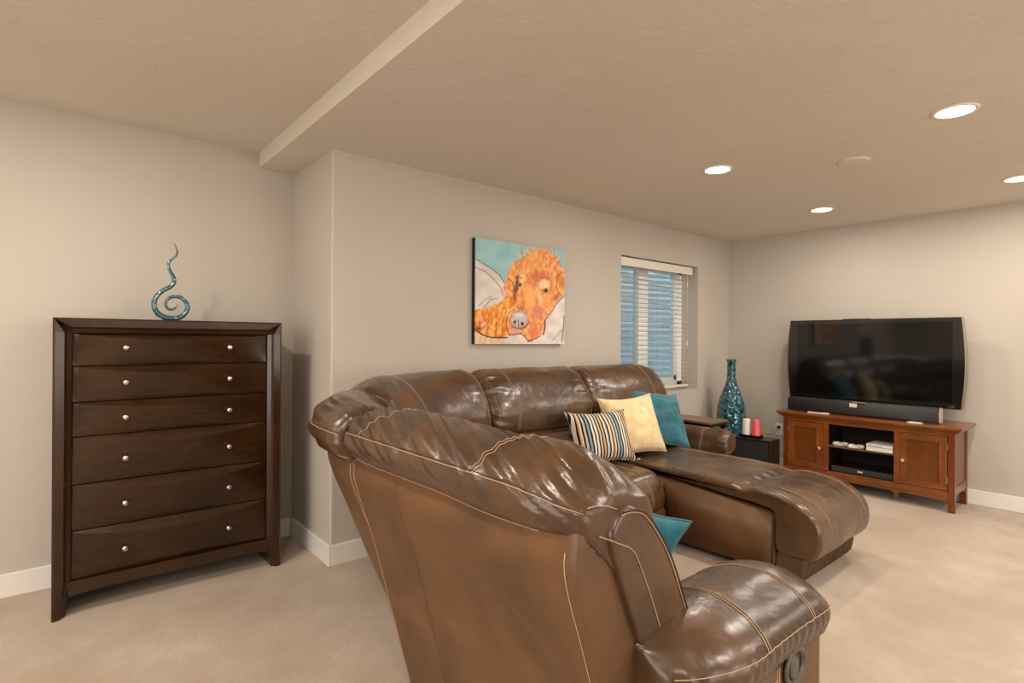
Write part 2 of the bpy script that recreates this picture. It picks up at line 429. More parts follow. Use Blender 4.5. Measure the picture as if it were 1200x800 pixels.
# glass swirl on the dresser
M_SW = mat('teal_art_glass', rgb(20, 84, 104), .06, coat=1.0, spec=.8)
bsdf(M_SW).inputs['Transmission Weight'].default_value = .25
v = coords(M_SW); lk(M_SW, ramp(M_SW, noise_n(M_SW, v, 38, 3, .7), [(.42, rgb(16, 74, 92)), (.56, rgb(24, 96, 112)), (.66, rgb(120, 176, 188))]), bsdf(M_SW).inputs['Base Color'])
sp = [(372, 92, 2), (388, 125, 4), (399, 160, 6), (392, 195, 6), (360, 225, 6.5), (332, 255, 8), (328, 292, 9.5), (345, 335, 11), (368, 375, 13), (373, 420, 14), (345, 457, 14), (292, 488, 14), (245, 528, 14.5), (216, 580, 15.5), (216, 632, 16), (243, 682, 17), (295, 712, 18), (362, 722, 18), (430, 706, 17), (474, 665, 16), (488, 615, 15), (465, 570, 13), (420, 541, 12), (368, 540, 11), (326, 560, 10), (307, 597, 9), (317, 632, 8.5), (348, 648, 8), (385, 634, 6.5), (402, 604, 3.5)]
SX = .000706   # metres per crop pixel at that depth
pts = []; 
zbase = DZ + 18.5 * SX
for px, py, w in sp: pts.append((.404 + .152 * ((px - 222) / (501 - 222)) + .0, zbase + (722 - py) * SX * .89, w * SX * 1.12))
c3 = cr([Vector(p) for p in pts], 150, closed=False)
bm = bmesh.new(); tube(bm, [(p.x, 3.34, p.y) for p in c3], [p.z for p in c3], 16)
sw = thing('glass_swirl', 'teal glass swirl sculpture with a curled foot and flame-like tip, on the dresser', 'sculpture', (.485, 3.34, DZ))
o = fin('glass_coil', bm, M_SW, sw, True); o.matrix_parent_inverse = Matrix.Translation((-.485, -3.34, -DZ))

# ------------------------------------------------------------------ sofa
sofa = thing('sectional_sofa', 'large brown leather reclining sectional sofa with tan contrast stitching and a chaise', 'sofa', (0, 0, 0))
class Sweep:
    """closed profile (o, z) swept along a plan path; o runs outward along the normal"""
    def __init__(s, path, prof, ns, nt, r0=.1, r1=.1, a0=.25, a1=.25, disp=None, cen=None, shape=None, inset=False):
        s.path, s.ns, s.nt = path, ns, nt
        s.prof = cr([Vector((p[0], p[1], 0)) for p in prof], nt)
        c = Vector((0, 0, 0))
        for p in s.prof: c += p
        s.c = c / nt if cen is None else Vector((cen[0], cen[1], 0))
        s.L = path(1.0)[2]; s.r0, s.r1, s.a0, s.a1 = r0, r1, a0, a1; s.disp = disp; s.shape = shape; s.inset = inset
        s.nrm = []
        for i in range(nt):
            t = s.prof[(i + 1) % nt] - s.prof[i - 1]; s.nrm.append(Vector((t.y, -t.x, 0)).normalized())
        # make outward
        if sum((s.prof[i] - s.c).dot(s.nrm[i]) for i in range(nt)) < 0: s.nrm = [-q for q in s.nrm]
    def at(s, f, t, lift=0.0):
        """f in 0..1 along path, t in 0..1 round profile"""
        i = int(math.floor(t * s.nt)) % s.nt; fr = t * s.nt - math.floor(t * s.nt); j = (i + 1) % s.nt
        p = s.prof[i].lerp(s.prof[j], fr); n = s.nrm[i].lerp(s.nrm[j], fr)
        e0, e1 = f * s.L, (1 - f) * s.L; k = 1.0
        if e0 < s.r0: k -= s.a0 * (1 - math.sqrt(max(0, 1 - (1 - e0 / s.r0) ** 2)))
        if e1 < s.r1: k -= s.a1 * (1 - math.sqrt(max(0, 1 - (1 - e1 / s.r1) ** 2)))
        q = (p + n * (k - 1)) if s.inset else s.c + (p - s.c) * k
        d = (s.disp(f, t, e0, e1, q) if s.disp else 0) + lift
        q = q + n * d
        P, N, _ = s.path(f)
        if s.shape: 
            o, z = s.shape(f, q.x, q.y)
        else: o, z = q.x, q.y
        return Vector((P[0] + N[0] * o, P[1] + N[1] * o, z))
    def fs(s):
        # denser samples near ends
        out = []
        for i in range(s.ns + 1):
            u = i / s.ns; out.append(u + .10 * math.sin(2 * PI * u) * -1 / (1.0) * .6 if False else u)
        return sorted(set(out + [x for e, r in ((0, s.r0), (1, s.r1)) for x in [abs(e - q * r / s.L) for q in (.02, .06, .13, .25, .45, .7) if r > 0]]))
    def mesh(s, name, m, parent, kind=None):
        bm = bmesh.new(); rings = [[bm.verts.new(s.at(f, t / s.nt)) for t in range(s.nt)] for f in s.fs()]
        for a, b in zip(rings, rings[1:]):
            for i in range(s.nt): bm.faces.new((a[i], a[(i + 1) % s.nt], b[(i + 1) % s.nt], b[i]))
        for ring in (rings[0], rings[-1]):
            if s.inset: bm.faces.new(ring); continue
            c = Vector((0, 0, 0))
            for q in ring: c += q.co
            c /= len(ring); prev = ring
            for kk in (.85, .5):
                cur = [bm.verts.new(c + (q.co - c) * kk) for q in ring]
                for i in range(s.nt): bm.faces.new((prev[i], prev[(i + 1) % s.nt], cur[(i + 1) % s.nt], cur[i]))
                prev = cur
            cv = bm.verts.new(c)
            for i in range(s.nt): bm.faces.new((prev[i], prev[(i + 1) % s.nt], cv))
        return fin(name, bm, m, parent, True, kind)
    def tz(s, o, z):
        """profile parameter nearest to (o,z)"""
        return min(range(s.nt), key=lambda i: (s.prof[i].x - o) ** 2 + (s.prof[i].y - z) ** 2) / s.nt
def stitch(name, parent, lines, r=.0011, m=None):
    for l in lines:
        bm = bmesh.new(); tube(bm, l, r, 5); fin(name, bm, m or M_THREAD, parent, True)
def straight(p0, p1, n):
    L = math.hypot(p1[0] - p0[0], p1[1] - p0[1])
    def f(u): return ((p0[0] + (p1[0] - p0[0]) * u, p0[1] + (p1[1] - p0[1]) * u), n, L)
    return f
def arc(cx, cy, rx, ry, t0, t1):
    L = abs(t1 - t0) * (rx + ry) / 2
    def f(u):
        t = t0 + (t1 - t0) * u
        P = (cx - rx * math.cos(t), cy + ry * math.sin(t)); N = Vector((-math.cos(t) / rx, math.sin(t) / ry)).normalized()
        return (P, (N.x, N.y), L)
    return f
def nz(x, y, z=0): return noise.noise(Vector((x, y, z)))
def ripple(seed, end=.006, big=.005, diag=.0, rend=.10, freq=26):
    def d(f, t, e0, e1, q):
        a = math.exp(-e0 / rend) * (1 - math.exp(-e0 / .022)) + math.exp(-e1 / rend) * (1 - math.exp(-e1 / .022))
        g = nz(t * freq, seed, (e0) * 4) 
        v = end * a * g * 1.6
        v += big * nz(q.x * 5 + seed * 3.1, q.y * 5, e0 * 4)
        if diag: v += diag * min(1, max(0, (q.y - .885) / .06)) * (1 - abs(nz((e0 * 1.0 + t * 1.9) * 15, seed * 1.7, t * 2.5)) * 2.2)
        return v
    return d
XR = .754
YBD = 1.70; YN = .70; XW = 1.98; YW = 2.87; CX, CY = XW, YBD
RX, RY = XW - XR, YW - YBD
P_ret = straight((XR, YBD), (XR, YN), (-1, 0))
A1 = math.radians(43)
P_w1 = arc(CX, CY, RX + .028, RY, 0, A1); P_w2 = arc(CX, CY, RX, RY, A1 - math.radians(8), PI / 2)
P_wedge = arc(CX, CY, RX, RY, 0, PI / 2)
P_d = straight((XW, YW), (2.86, YW), (0, 1)); P_e = straight((2.87, YW), (3.78, YW), (0, 1))

# back shells
shell = [(-.004, .80), (.0, .87), (-.02, .93), (-.08, .93), (-.105, .84), (-.22, .57), (-.28, .35), (-.34, .05), (-.30, .035), (-.225, .045), (-.205, .10), (-.14, .34), (-.07, .60)]
shw = [(-.004, .80), (.0, .87), (-.02, .90), (-.06, .90), (-.095, .84), (-.22, .57), (-.32, .35), (-.44, .07), (-.40, .045), (-.33, .05), (-.285, .12), (-.17, .38), (-.075, .62)]
sh_r = Sweep(straight((XR, YBD), (XR, YN + .006), (-1, 0)), shell, 20, 90, .02, .03, .03, .05)
o_sr = sh_r.mesh('back_panel', M_LEAP, sofa)
sh_w = Sweep(P_wedge, shw, 50, 90, .02, .02, .03, .03); o_sw = sh_w.mesh('back_panel', M_LEAP, sofa)
for P in (P_d, P_e):
    Sweep(P, shell, 8, 60, .02, .02, .03, .03).mesh('back_panel', M_LEAP, sofa)
# seams on the return panel
def vline(sw, f, a, b, n=40, lift=.001):
    return [sw.at(f, (a + (b - a) * k / n) % 1.0, lift) for k in range(n + 1)]
ta, tb = sh_r.tz(-.003, .865), sh_r.tz(-.215, .05)
def span(sw, o0, z0, o1, z1, way=None):
    a, b = sw.tz(o0, z0), sw.tz(o1, z1)
    # choose the shorter way round
    if b - a > .5: b -= 1
    if a - b > .5: a -= 1
    return a, b
a, b = span(sh_r, -.003, .868, -.222, .06)
stitch('seam', o_sr, [vline(sh_r, .014, a, b), vline(sh_r, .972, a, b)], .0013)
stitch('panel_crease', o_sr, [vline(sh_r, .30, a, b, lift=-.0008)], .0018, M_PIPE)
aw, bw = span(sh_w, -.003, .868, -.33, .06)
stitch('seam', o_sw, [vline(sh_w, .008, aw, bw)], .0013)

# headrests
roll = [(-.012, .878), (.022, .905), (.042, .945), (.030, .985), (-.005, 1.020), (-.060, 1.042), (-.125, 1.043), (-.185, 1.02), (-.235, .965), (-.262, .89), (-.25, .81), (-.19, .78), (-.11, .81), (-.05, .855)]
def up(pr, dz): return [(o, z + dz * min(1, max(0, (z - .86) / .15))) for o, z in pr]
hr = Sweep(P_ret, roll, 110, 110, .05, .12, .14, .20, ripple(2.3, .011, .007, .0085, .10, 22), cen=(-.13, .85))
def droop(f, o, z):  # the free end sags a little and turns in
    g = max(0, (f - .80) / .20)
    w = min(1, max(0, (z - .945) / .08)); w = w * w * (3 - 2 * w); b = min(1, max(0, (o + .12) / .12)); return o - .035 * g * g * b, z - (.012 + .050 * w) * g * g
hr.shape = droop
o_hr = hr.mesh('headrest', M_LEA, sofa)
mid = hr.tz(.036, .972); bot = hr.tz(-.008, .882)
def hline(sw, t, f0=0.0, f1=1.0, n=110, lift=.0012): return [sw.at(f0 + (f1 - f0) * k / n, t, lift) for k in range(n + 1)]
def across(sw, f, t0, t1, n=60, lift=.0012, bow=0.0): return [sw.at(f + bow * math.sin(PI * k / n), (t0 + (t1 - t0) * k / n) % 1.0, lift) for k in range(n + 1)]
L1 = [hline(hr, mid, .0, .995), hline(hr, bot, .0, .995), hline(hr, (bot + .012) % 1, .0, .995)]
front = hr.tz(-.262, .88)
aa, bb = span(hr, .036, .972, -.235, .965)
L1 += [across(hr, .70, aa, bb, bow=.03), across(hr, .715, aa, bb, bow=.03)]
L1 += [across(hr, .12, aa, bb, bow=.05)]
stitch('seam', o_hr, L1)
stitch('welt', o_hr, [hline(hr, (mid + .006) % 1, .0, .995, lift=.0005)], .0022, M_PIPE)
def fold(f, t, e0, e1, q):      # long folds fanning round the corner
    k = nz(t * 24 + .9 * f, 5.5, f * 1.0); return .013 * (1 - abs(k) * 3.2) * math.sin(PI * min(1, f * 1.2 + .05)) + .006 * math.exp(-e0 / .09) * nz(t * 30, 1.1, e0 * 5) * 1.6 + .004 * nz(q.x * 5, q.y * 5, f * 3)
w1 = Sweep(P_w1, up(roll, .004), 90, 130, .06, .22, .24, .34, fold); o1 = w1.mesh('headrest', M_LEA, sofa)
mid1, bot1 = w1.tz(.036, .972), w1.tz(-.008, .882)
stitch('seam', o1, [hline(w1, mid1, .01, .9), hline(w1, bot1, .01, .95), hline(w1, (bot1 + .012) % 1, .01, .95)])
stitch('welt', o1, [hline(w1, (mid1 + .006) % 1, .01, .9, lift=.0005)], .0022, M_PIPE)
wallroll = [(-.012, .84), (.022, .90), (.035, .96), (.022, 1.02), (-.020, 1.062), (-.085, 1.088), (-.15, 1.085), (-.215, 1.055), (-.285, .985), (-.34, .90), (-.37, .81), (-.36, .73), (-.30, .685), (-.2, .70), (-.1, .76)]
units = [(Sweep(P_w2, wallroll, 90, 110, .42, .12, .30, .26, ripple(7.7, .010, .006, .002, .1, 30)), .30),
         (Sweep(P_d, wallroll, 90, 110, .13, .10, .28, .20, ripple(9.2, .018, .006, .001, .07, 40)), .20),
         (Sweep(P_e, wallroll, 90, 110, .10, .24, .22, .32, ripple(3.9, .014, .006, .001, .07, 36)), .74)]
for swp, f in units:
    sd_on = swp is not units[0][0]
    ob = swp.mesh('headrest', M_LEA, sofa)
    aa, bb = span(swp, .02, 1.02, -.15, 1.085); _, cc = span(swp, -.15, 1.085, -.36, .73)
    a0 = swp.tz(.02, 1.02); c0 = swp.tz(-.36, .73)
    if c0 < a0: c0 += 1
    stitch('seam', ob, [across(swp, f, a0, c0, bow=.02), across(swp, f + .014, a0, c0, bow=.02), across(swp, .955, a0, c0)] + ([across(swp, .05, a0, c0)] if sd_on else []))
lumb = [(-.16, .47), (-.30, .455), (-.44, .465), (-.51, .51), (-.53, .58), (-.50, .65), (-.42, .70), (-.28, .70), (-.18, .66)]
for P, sd in ((P_w2, 1.3), (P_d, 2.7), (P_e, 4.4)):
    sd_ = Sweep(P, lumb if P is not P_e else [(a_ * .88, b_) for a_, b_ in lumb], 60, 70, .09, .09, .22, .22, ripple(sd, .008, .005, .0, .07, 30)); ob = sd_.mesh('lumbar_cushion', M_LEA, sofa)
    a0, c0 = span(sd_, -.28, .70, -.45, .48)
    stitch('seam', ob, [across(sd_, .74, a0, c0), across(sd_, .755, a0, c0)])
rcush = [(-.085, .87), (-.095, .92), (-.135, .943), (-.185, .922), (-.255, .85), (-.325, .72), (-.375, .60), (-.41, .52), (-.40, .44), (-.34, .41), (-.27, .43), (-.215, .57), (-.145, .72)]
rc = Sweep(straight((XR, YBD), (XR, YN - .010), (-1, 0)), rcush, 60, 110, .05, .035, .10, .06, ripple(6.6, .003, .003, .0, .05, 20)); ob = rc.mesh('back_cushion', M_LEA, sofa)
def endline(sw, pts, lift):
    return [sw.at(1.0, sw.tz(*p), 0) + Vector((0, -lift, 0)) for p in pts]
# seam drawn on the flat end of the back cushion
def endpt(o, z): return Vector((XR - o, YN - .004, z))
for poly in ([(-.095, .845), (-.15, .835), (-.17, .80), (-.215, .722), (-.245, .64), (-.275, .57), (-.285, .53)],):
    pass
ye = YN - .0115
def endseam(pts): return [(p.x, ye, p.y) for p in cr([Vector((x, z, 0)) for x, z in pts], 50, False)]
stitch('seam', ob, [endseam([(.80, .900), (.86, .872), (.905, .846), (.940, .785), (.971, .722), (1.005, .64), (1.035, .56)]),
                    endseam([(.865, .928), (.905, .926), (.946, .908), (1.006, .840), (1.045, .775), (1.076, .71), (1.105, .64), (1.122, .57)])])
stitch('welt', ob, [endseam([(.868, .933), (.91, .931), (.952, .912), (1.013, .842), (1.052, .775), (1.083, .71), (1.112, .64), (1.129, .57)])], .0022, M_PIPE)

stitch('seam', ob, [[(x, YN - .003, z) for x, z in ((.775, .957), (.80, .957), (.83, .951), (.862, .938))]])
# seats
def rect_prof(y0, y1, z0, z1, r=.05):
    return [(y0, z0), ((y0 + y1) / 2, z0), (y1, z0), (y1 + .0, (z0 + z1) / 2), (y1 - .02, z1 - .01), ((y0 + y1) / 2, z1), (y0 + .02, z1 - .01), (y0, (z0 + z1) / 2)]
seatp = [(-.45, .30), (-.44, .42), (-.50, .462), (-.62, .468), (-.76, .462), (-.87, .44), (-.93, .39), (-.945, .32), (-.93, .26), (-.88, .24), (-.65, .25)]
seatd = [(o_, z_ + (.024 if z_ > .40 else 0)) for o_, z_ in seatp]
sd1 = Sweep(P_d, seatd, 60, 90, .08, .08, .12, .12, ripple(11.3, .006, .004, .0, .06, 26)); ob = sd1.mesh('seat_cushion', M_LEA, sofa)
a0, c0 = span(sd1, -.55, .49, -.94, .30)
stitch('seam', ob, [across(sd1, .82, a0, c0), across(sd1, .835, a0, c0), across(sd1, .06, a0, c0)])
sr = Sweep(P_ret, seatp, 60, 90, .08, .05, .12, .10, ripple(12.3, .006, .004, .0, .06, 26)); sr.path = straight((XR, YBD), (XR, .86), (-1, 0)); sr.L = .84
ob = sr.mesh('seat_cushion', M_LEA, sofa)
stitch('seam', ob, [across(sr, .2, a0, c0), across(sr, .8, a0, c0)])
wseat = [(o * .82 - .08, z) for o, z in seatp]
sw_ = Sweep(P_wedge, wseat, 60, 80, .05, .05, .10, .10, ripple(13.3, .006, .004, .0, .06, 26)); sw_.mesh('seat_cushion', M_LEA, sofa)
foot = [(-.86, .06), (-.92, .055), (-.935, .12), (-.94, .20), (-.925, .27), (-.87, .28), (-.84, .2)]
for P in (P_d, sr.path): 
    q = Sweep(P, foot, 40, 50, .05, .05, .2, .2, ripple(3.3, .006, .003)); q.mesh('footrest', M_LEA, sofa)
# hidden bodies under the seats
bm = bmesh.new(); bx(bm, XW, 2.93, 2.0, 2.62, .05, .40, .01); bx(bm, 1.05, 1.62, .86, 1.72, .05, .36, .01); bx(bm, 2.95, 3.72, 2.3, 2.62, .05, .34, .01)
fin('base', bm, M_LEAP, sofa)
bm = bmesh.new(); pts = [P_wedge(k / 16)[0] for k in range(17)]; nn = [P_wedge(k / 16)[1] for k in range(17)]
poly = [(p[0] - n[0] * .42, p[1] - n[1] * .42) for p, n in zip(pts, nn)] + [(1.98, 2.05), (1.9, 1.98), (1.70, 1.78), (1.62, 1.70)]
extr(bm, poly, .04, .30, 'Z'); fin('base', bm, M_LEAP, sofa)
for x, y in ((1.12, .95), (1.55, .95), (1.12, 1.6), (3.05, 1.45), (3.65, 1.45), (3.65, 2.5), (2.1, 2.15)):
    bm = bmesh.new(); lathe(bm, [(.022, 0), (.026, .03), (.028, .06)], seg=14, loc=(x, y, 0)); fin('foot', bm, M_BLACK, sofa)

# chaise
XL, XRt = 2.945, 3.672
P_ch = straight((XL - .012, 0), (XRt, 0), (0, 1))
chp = [(2.50, .44), (2.49, .468), (2.35, .480), (2.0, .484), (1.72, .480), (1.58, .474), (1.50, .460), (1.44, .474), (1.34, .472), (1.22, .447), (1.13, .39), (1.092, .31), (1.095, .22), (1.13, .165), (1.20, .15), (1.30, .155), (1.325, .20), (1.328, .30), (1.335, .365), (1.38, .378), (1.6, .398), (2.0, .428), (2.3, .440)]
def chd(f, t, e0, e1, q):
    v = .005 * nz(q.x * 6, q.y * 6, f * 5) + .005 * (math.exp(-e0 / .05) + math.exp(-e1 / .05)) * nz(t * 40, 3.3, e0 * 4)
    if q.x < 1.5: v += .0022 * nz(f * 14, q.x * 3, q.y * 3)
    v += .006 * math.exp(-((q.x - 1.56) / .06) ** 2) * nz(f * 22, 7.7, 0)
    return v
ch = Sweep(P_ch, chp, 90, 200, .035, .06, .022, .035, chd, inset=True); ob = ch.mesh('seat_cushion', M_LEA, sofa)
def chline(f, p0, p1, n=90, bow=0):
    a, c = ch.tz(*p0), ch.tz(*p1); return across(ch, f, a, c, n, .0015, bow)
stitch('seam', ob, [chline(.10, (2.3, .48), (1.56, .474)), chline(.83, (2.3, .48), (1.10, .31), bow=.03), chline(.845, (2.3, .48), (1.10, .31), bow=.03),
                    chline(.025, (1.50, .464), (1.13, .165)), chline(.17, (1.36, .474), (1.10, .31), 60), chline(.183, (1.36, .474), (1.10, .31), 60)])
# pleated lower front of the chaise footrest
lowp = [(1.24, .035), (1.20, .04), (1.185, .09), (1.18, .15), (1.20, .19), (1.28, .19), (1.325, .15), (1.32, .05)]
def pleat(f, t, e0, e1, q): return .011 * math.sin(f * 105 + 2 * nz(f * 9, 1, 1)) * (1 if q.x < 1.25 else 0)
lo_ = Sweep(straight((XL + .015, 0), (XRt - .015, 0), (0, 1)), lowp, 200, 50, .03, .05, .1, .15, pleat); lo_.mesh('footrest_skirt', M_LEA, sofa)
# side panels of the chaise
for xa_, xb_ in ((XRt - .045, XRt), (XL - .006, XL + .045)):
    bm = bmesh.new(); extr(bm, [(2.60, .05), (1.40, .05), (1.345, .06), (1.325, .10), (1.325, .345), (1.345, .364), (1.40, .372), (2.0, .422), (2.60, .43)], xa_, xb_, 'X')
    bmesh.ops.bevel(bm, geom=list(bm.edges), offset=.008, segments=3, affect='EDGES'); o = fin('side_panel', bm, M_LEAP, sofa, True)
stitch('welt', o, [[(XL - .007, y, z) for y, z in ((1.333, .07), (1.326, .34), (1.345, .366), (1.40, .374), (2.0, .424), (2.55, .432))]], .0028, M_PIPE)
box('base', (XL + .03, XRt - .03, 1.36, 2.5, .05, .34), M_BLACK, sofa)

# right hand arm beside the chaise
P_ar = straight((0, 2.07), (0, 2.72), (1, 0))
armr = [(3.79, .44), (3.80, .52), (3.815, .575), (3.87, .608), (3.93, .60), (3.985, .57), (3.99, .50), (3.97, .44), (3.88, .42)]
ar = Sweep(P_ar, armr, 60, 60, .09, .05, .45, .2, ripple(8.8, .014, .008, .0, .09, 18)); ob = ar.mesh('armrest', M_LEA, sofa)
stitch('seam', ob, [[ar.at(.30, k / 40, .001) for k in range(41)], [ar.at(.32, k / 40, .001) for k in range(41)]])
box('arm_body', (3.79, 3.97, 2.12, 2.85, .05, .46), M_LEAP, sofa, .02)

# near arm with recline handle
AY0, AY1 = .53, .86
P_an = straight((.93, 0), (1.585, 0), (0, 1))
armn = [(AY0 + .035, .525), (AY0 + .005, .565), (AY0 + .008, .607), (AY0 + .06, .643), (AY0 + .15, .663), (AY0 + .24, .652), (AY1 - .015, .61), (AY1, .55), (AY1 - .03, .50), ((AY0 + AY1) / 2, .49)]
def armd(f, t, e0, e1, q):
    v = .007 * nz(q.x * 4, q.y * 5, f * 2.5) + .004 * (math.exp(-e0 / .08) + math.exp(-e1 / .08)) * nz(t * 30, 4.2, e0 * 5)
    if q.y < .605 and q.x < AY0 + .06: v += .0018 * math.sin(f * 120 + 4 * nz(f * 6, 0, 0))
    return v
def taper(f, o, z):
    g = max(0, 1 - f / .35); h = max(0, (f - .80) / .20)
    if o < (AY0 + AY1) / 2: o += .085 * g * g + .02 * h * h
    return o, z - .012 * h * h + .010 * math.sin(PI * min(1, f * 1.1))
an = Sweep(P_an, armn, 90, 90, .05, .11, .15, .35, armd, shape=taper); ob = an.mesh('armrest', M_LEA, sofa)
so = an.tz(AY0 + .006, .605); a0, c0 = span(an, AY0 + .008, .607, AY1 - .015, .61)
stitch('seam', ob, [hline(an, so, .02, .985), across(an, .36, a0, c0, bow=.05), across(an, .375, a0, c0, bow=.05), across(an, .72, a0, c0, bow=.05), across(an, .735, a0, c0, bow=.05)])
bm = bmesh.new(); bx(bm, .99, 1.50, AY0 + .022, AY1 - .03, .05, .55, .022, 4); o = fin('arm_body', bm, M_LEAP, sofa, True)
ya = AY0 + .0215
stitch('seam', o, [[(1.245, ya, .10), (1.245, ya, .54)], [(1.255, ya, .10), (1.255, ya, .54)], [(1.475, ya, .08), (1.475, ya, .54)], [(1.01, ya, .505), (1.25, ya, .515)]])
bm = bmesh.new()
pr = [(.036, 0), (.043, -.002), (.045, -.007), (.040, -.011), (.034, -.009), (.032, -.001), (.020, .0)]
lathe(bm, pr, 'Y', 36); h = fin('recline_latch', bm, M_GREYP, sofa, True); h.location = (1.325, ya, .520); h.scale = (1.25, 1, 1.0)
bm = bmesh.new(); lathe(bm, [(.033, -.0015), (.033, -.003)], 'Y', 30); q = fin('latch_cup', bm, M_BLACK, h)
bm = bmesh.new(); lathe(bm, [(.023, -.002), (.024, -.006), (.020, -.009)], 'Y', 30); bmesh.ops.scale(bm, vec=(.75, 1, 1.15), verts=bm.verts); bmesh.ops.translate(bm, vec=(-.006, 0, 0), verts=bm.verts); fin('latch_lever', bm, M_GREYP, h, True)

# ------------------------------------------------------------------ pillows
def pillow(name, label, w, h, th, m, loc, rot, seed, tassel=False, sag=.006):
    """local frame: x width, z height, y thickness; origin at the bottom centre"""
    t = thing(name, label, 'pillow', loc); t.rotation_euler = rot
    t['group'] = 'throw pillows on the sofa'
    bm = bmesh.new(); N = 36; A = {}
    for side in (1, -1):
        for i in range(N + 1):
            for j in range(N + 1):
                u, v = i / N * 2 - 1, j / N * 2 - 1
                edge = i in (0, N) or j in (0, N)
                if edge and side == -1: A[(side, i, j)] = A[(1, i, j)]; continue
                # pincushion outline
                px = u * w / 2 * (1 - .13 * (1 - v * v) * abs(u)); pz = v * h / 2 * (1 - .13 * (1 - u * u) * abs(v)) + h / 2
                b = ((1 - u * u) * (1 - v * v)) ** .42
                wob = sag * nz(u * 2.4 + seed, v * 2.4, side) + .5 * sag * nz(u * 6 + seed, v * 6, side * 3)
                A[(side, i, j)] = bm.verts.new((px, side * (th / 2 * b) + wob * (b + .15), pz))
    for side in (1, -1):
        for i in range(N):
            for j in range(N): bm.faces.new((A[(side, i, j)], A[(side, i + 1, j)], A[(side, i + 1, j + 1)], A[(side, i, j + 1)]))
    edge = [A[(1, i, 0)].co.copy() for i in range(N)] + [A[(1, N, j)].co.copy() for j in range(N)] + [A[(1, N - i, N)].co.copy() for i in range(N)] + [A[(1, 0, N - j)].co.copy() for j in range(N)]
    fin('cover', bm, m, t, True)
    bm = bmesh.new(); tube(bm, edge, .0032, 6, True); fin('piping', bm, m, t, True)
    if tassel:
        for cx in (-w / 2, w / 2):
            bm = bmesh.new()
            for k in range(7):
                s = 1 if cx > 0 else -1
                tube(bm, [(cx, 0, .004), (cx + s * (.010 + .004 * random.random()), random.uniform(-.008, .008), .004), (cx + s * (.022 + .008 * random.random()), random.uniform(-.012, .012), random.uniform(.002, .016))], .0016, 5)
            fin('tassel', bm, M_CREAM, t, True)
    return t
def fabric(name, c1, c2, rough=.9, sc=120, sheen=.3, mott=6):
    M = mat(name, c1, rough, spec=.2); v = coords(M)
    lk(M, ramp(M, noise_n(M, v, mott, 4, .6), [(.35, c1), (.65, c2)]), bsdf(M).inputs['Base Color'])
    lk(M, bump(M, noise_n(M, v, sc, 3), .5, .002), bsdf(M).inputs['Normal']); bsdf(M).inputs['Sheen Weight'].default_value = sheen; return M
M_CREAM = fabric('cream_plush', rgb(216, 190, 142), rgb(236, 214, 170), sc=90, mott=14)
M_TEAL = fabric('teal_satin', rgb(6, 82, 98), rgb(18, 112, 128), .5, 60, .4)
# striped cloth: stripes across the width, in the pillow's own coordinates
M_STR = mat('striped_cloth', (1, 1, 1, 1), .85, spec=.2)
tc = nd(M_STR, 'ShaderNodeTexCoord'); sx = nd(M_STR, 'ShaderNodeSeparateXYZ'); lk(M_STR, tc.outputs['Object'], sx.inputs[0])
ma = nd(M_STR, 'ShaderNodeMath', operation='MULTIPLY_ADD'); ma.inputs[1].default_value = 4.6; ma.inputs[2].default_value = 20.0; lk(M_STR, sx.outputs[0], ma.inputs[0])
fr = nd(M_STR, 'ShaderNodeMath', operation='FRACT'); lk(M_STR, ma.outputs[0], fr.inputs[0])
r = nd(M_STR, 'ShaderNodeValToRGB'); r.color_ramp.interpolation = 'CONSTANT'
K, Wt, Bl, Or, Gr = rgb(34, 30, 32), rgb(226, 214, 192), rgb(120, 158, 176), rgb(208, 160, 116), rgb(186, 180, 168)
cols = [K, Wt, K, Or, Wt, K, Gr, K, Bl, K, Wt, K, Wt, K, Gr, K, Or, K, Wt, Bl]
ws = [1.0, 1.3, .9, 1.0, .6, 1.0, 1.3, 1.0, 1.3, 1.2, 1.2, .9, 1.3, 1.0, 1.2, .9, 1.2, 1.0, 1.0, .6]
tot = sum(ws); e = r.color_ramp.elements
while len(e) < len(cols): e.new(.5)
acc = 0
for i, (c, w) in enumerate(zip(cols, ws)): e[i].position = acc / tot; e[i].color = c; acc += w
lk(M_STR, fr.outputs[0], r.inputs[0]); lk(M_STR, r.outputs[0], bsdf(M_STR).inputs['Base Color'])
lk(M_STR, bump(M_STR, noise_n(M_STR, coords(M_STR), 150, 2), .3, .001), bsdf(M_STR).inputs['Normal'])

R_ = math.radians
pillow('throw_pillow', 'black, cream and blue striped pillow with small tassels, in front of the cream one', .46, .345, .16, M_STR, (2.665, 2.235, .504), (R_(-24), 0, R_(-14)), 1.1, True)
pillow('throw_pillow', 'plush cream square pillow between the striped pillow and the teal one', .47, .42, .19, M_CREAM, (3.05, 2.27, .500), (R_(-22), R_(-2), R_(-12)), 4.1)
pillow('throw_pillow', 'shiny teal square pillow leaning behind the cream pillow by the armrest', .59, .45, .17, M_TEAL, (3.455, 2.36, .49), (R_(-26), R_(8), R_(-8)), 7.3, sag=.018)
pillow('throw_pillow', 'teal pillow half hidden behind the near recliner back, above the front armrest', .34, .33, .13, M_TEAL, (1.155, 1.03, .53), (R_(8), R_(20), R_(-37)), 9.9, sag=.014)

